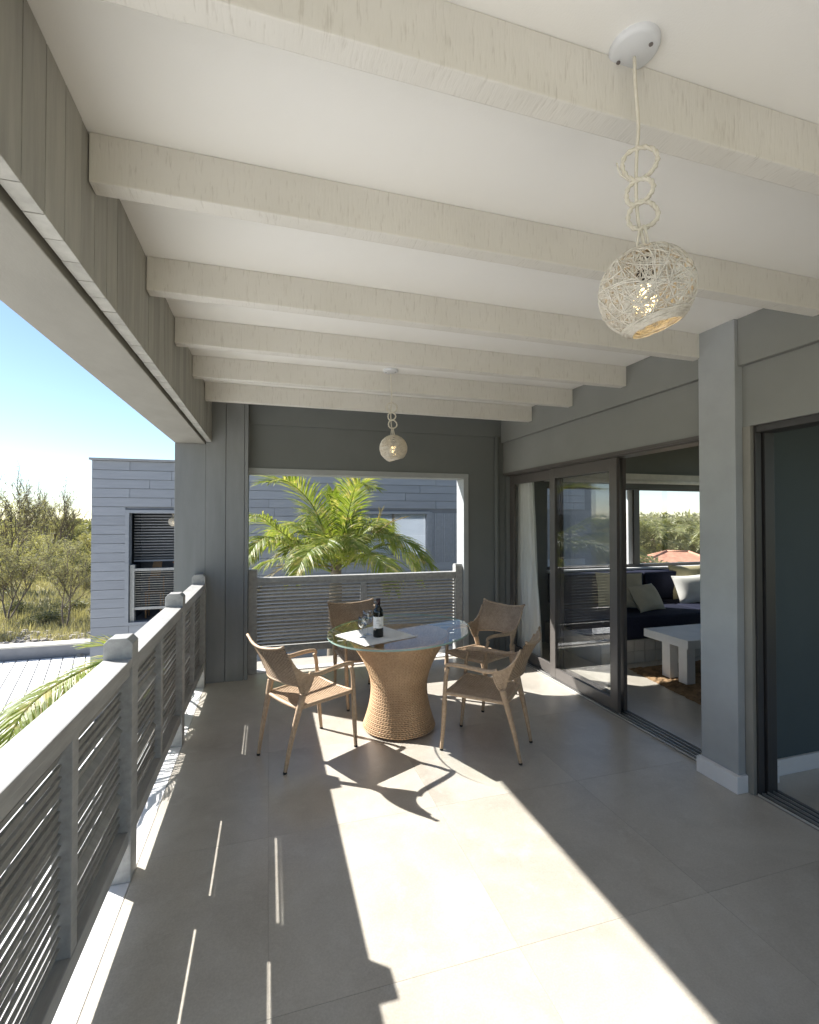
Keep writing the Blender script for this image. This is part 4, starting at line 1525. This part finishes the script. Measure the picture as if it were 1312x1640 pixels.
def cas(x, y, k, sc, rz, label, group=None):
    t = thing('casuarina_tree', label, 'tree', (x, y, -3), rz, group)
    tr, lf = CM[k]
    for nm, me in (('trunk', tr), ('crown', lf)):
        o = link(nm, me, t); o.scale = (sc, sc, sc)
def G(px, d):      # point on the ground at depth d in the direction of a photo column
    a = math.atan((px - 656) / 760) + _yaw
    r = d / math.cos(math.atan((px - 656) / 760))
    return r * math.sin(a), r * math.cos(a)
x, y = G(106, 19.5); cas(x, y, 0, .66, .4, 'wispy multi stemmed tree beside the grey neighbouring house')
x, y = G(14, 21); cas(x, y, 1, .74, 1.9, 'wispy forked tree with dark trunk at the left edge')
x, y = G(-70, 19); cas(x, y, 0, .66, 3.0, 'wispy tree just outside the left edge', )
rt = random.Random(5)
for px, d, sc, k in ((-6, 27, 1.28, 2), (36, 38, 1.42, 2), (92, 40, 1.28, 2), (-60, 30, 1.2, 2), (66, 56, 1.5, 2)):
    x, y = G(px, d); cas(x, y, k, sc, rt.uniform(0, 6), 'thin sparse tree rising above the scrub on the left', 'thin trees standing above the scrub')

def bush(seed, leaf):
    rg = random.Random(seed)
    lf, tr = MB(), MB()
    for k in range(9):
        a = rg.uniform(0, 6.28); rr = rg.uniform(.1, .9)
        c = Vector((rr * math.cos(a), rr * math.sin(a), rg.uniform(.45, 1.5)))
        tr.tube([(0, 0, 0), tuple(c * .6), tuple(c)], [.05, .03, .012], 5)
        R0 = rg.uniform(.35, .65)
        for _ in range(190):
            d = Vector((rg.gauss(0, 1), rg.gauss(0, 1), rg.gauss(0, 1))).normalized()
            p = c + d * R0 * rg.random() ** .45
            if p.z < .05: continue
            v = (d + Vector((rg.gauss(0, .8), rg.gauss(0, .8), rg.gauss(.2, .6)))).normalized()
            s_ = v.cross(Vector((rg.gauss(0, 1), rg.gauss(0, 1), rg.gauss(0, 1)))).normalized()
            l, w = rg.uniform(.10, .22), rg.uniform(.02, .045)
            k0 = len(lf.v)
            lf.v += [tuple(p), tuple(p + v * l * .5 + s_ * w), tuple(p + v * l), tuple(p + v * l * .5 - s_ * w)]
            lf.f.append((k0, k0 + 1, k0 + 2, k0 + 3))
    return tr.mesh('stems', 'bark', True, fix=False), lf.mesh('crown', leaf, False, fix=False)
BM_ = [bush(31, 'bush_leaf'), bush(32, 'bush_leaf'), bush(33, 'bush_leaf_light')]
def shrub(x, y, k, sc, sz):
    t = thing('shrub', 'leafy shrub in the scrub beyond the garden wall' if k < 2 else 'pale yellowish shrub in the scrub beyond the garden wall', 'shrub', (x, y, -3), rt.uniform(0, 6), 'dark shrubs of the scrub' if k < 2 else 'pale shrubs of the scrub')
    tr, lf = BM_[k]
    for nm, me in (('stems', tr), ('crown', lf)):
        o = link(nm, me, t); o.scale = (sc, sc, sz)
for d in (21, 24, 27, 31, 36, 41, 47, 54, 62, 72, 85):
    stepx = 760 * 1.55 / d
    px = (-70 if d < 27 else -330) + rt.uniform(0, stepx)
    while px < 150:
        x, y = G(px, d + rt.uniform(-1.5, 1.5))
        top = (0.4 if d < 24 else .9 if d < 30 else 1.8) if d < 34 else (4.55 * min(1, .62 + .38 * (d - 34) / 30))
        sz = max(.35, top / 2.25 * rt.uniform(.72, 1.05))
        k = 2 if rt.random() < (.55 if d < 40 else .3) else rt.randrange(2)
        if d >= 40 or rt.random() < (.35 if d < 30 else .6):
            shrub(x, y, k, max(.8, sz * .95) * rt.uniform(.8, 1.1), sz)
        px += stepx * rt.uniform(.7, 1.3)
# treelines behind everything (one mass far away)
m = MB()
rg = random.Random(77)
def mass(a0, a1, d0, d1, n, top0, top1):
    for _ in range(n):
        an = R(rg.uniform(a0, a1)); d = rg.uniform(d0, d1)
        c = Vector((d * math.sin(an), d * math.cos(an), rg.uniform(-2.5, 1) ))
        tp = rg.uniform(top0, top1)
        c.z = -3 + (tp + 3) * rg.random() ** .6
        v = Vector((rg.gauss(0, 1), rg.gauss(0, 1), rg.gauss(.3, .8))).normalized()
        s_ = v.cross(Vector((rg.gauss(0, 1), rg.gauss(0, 1), rg.gauss(0, 1)))).normalized()
        l, w = rg.uniform(.5, 1.2), rg.uniform(.12, .3)
        k0 = len(m.v)
        m.v.extend([tuple(c), tuple(c + v * l * .5 + s_ * w), tuple(c + v * l), tuple(c + v * l * .5 - s_ * w)])
        m.f.append((k0, k0 + 1, k0 + 2, k0 + 3))
mass(-60, -12, 90, 150, 38000, -.2, 1.5)
mass(28, 58, 76, 130, 26000, .8, 2.4)
mass(-12, 28, 100, 150, 8000, .8, 2.4)
o = link('treeline', m.mesh('treeline', 'bush_leaf', False, fix=False)); tag(o, 'far low wood along the horizon', kind='stuff')

# rocks behind the garden wall and dry grass tufts
m = MB()
for _ in range(1300):
    px = rg.uniform(-80, 165); d = 15.3 + 3.6 * rg.random() ** 1.6
    x, y = G(px, d)
    s_ = rg.uniform(.05, .10) if rg.random() < .6 else rg.uniform(.1, .26)
    b0 = len(m.v)
    rs = [rg.uniform(.6, 1.1) for _ in range(12)]
    for j, (h, rr) in enumerate(((0, 1.0), (.5, .95), (.9, .45))):
        for k in range(6):
            a = k * PI / 3 + j * .4
            q = s_ * rr * rs[(k + j * 3) % 12]
            m.v.append((x + q * math.cos(a), y + q * math.sin(a), -3.02 + s_ * h * rs[j]))
    for j in range(2):
        for k in range(6):
            m.f.append((b0 + j * 6 + k, b0 + j * 6 + (k + 1) % 6, b0 + (j + 1) * 6 + (k + 1) % 6, b0 + (j + 1) * 6 + k))
    m.f.append(tuple(b0 + 12 + k for k in range(6)))
o = link('rocks', m.mesh('rocks', 'rock', False)); tag(o, 'rubble of pale rocks behind the garden wall', kind='stuff')
m = MB()
for _ in range(5500):
    px = rg.uniform(-80, 165); d = 17.5 + 26 * rg.random() ** 1.2
    x, y = G(px, d)
    for b_ in range(3):
        l = rg.uniform(.15, .5); a = rg.uniform(0, 6.28); tl = rg.uniform(.1, .6)
        w = .008 + d * .0006
        dx, dy = math.cos(a), math.sin(a)
        k0 = len(m.v)
        bx, by = x + rg.uniform(-.15, .15), y + rg.uniform(-.15, .15)
        m.v += [(bx - dy * w, by + dx * w, -3), (bx + dy * w, by - dx * w, -3), (bx + dx * l * tl, by + dy * l * tl, -3 + l)]
        m.f.append((k0, k0 + 1, k0 + 2))
o = link('dry_grass', m.mesh('dry_grass', 'dry_grass', False, fix=False)); tag(o, 'dry yellow grass among the shrubs', kind='stuff')
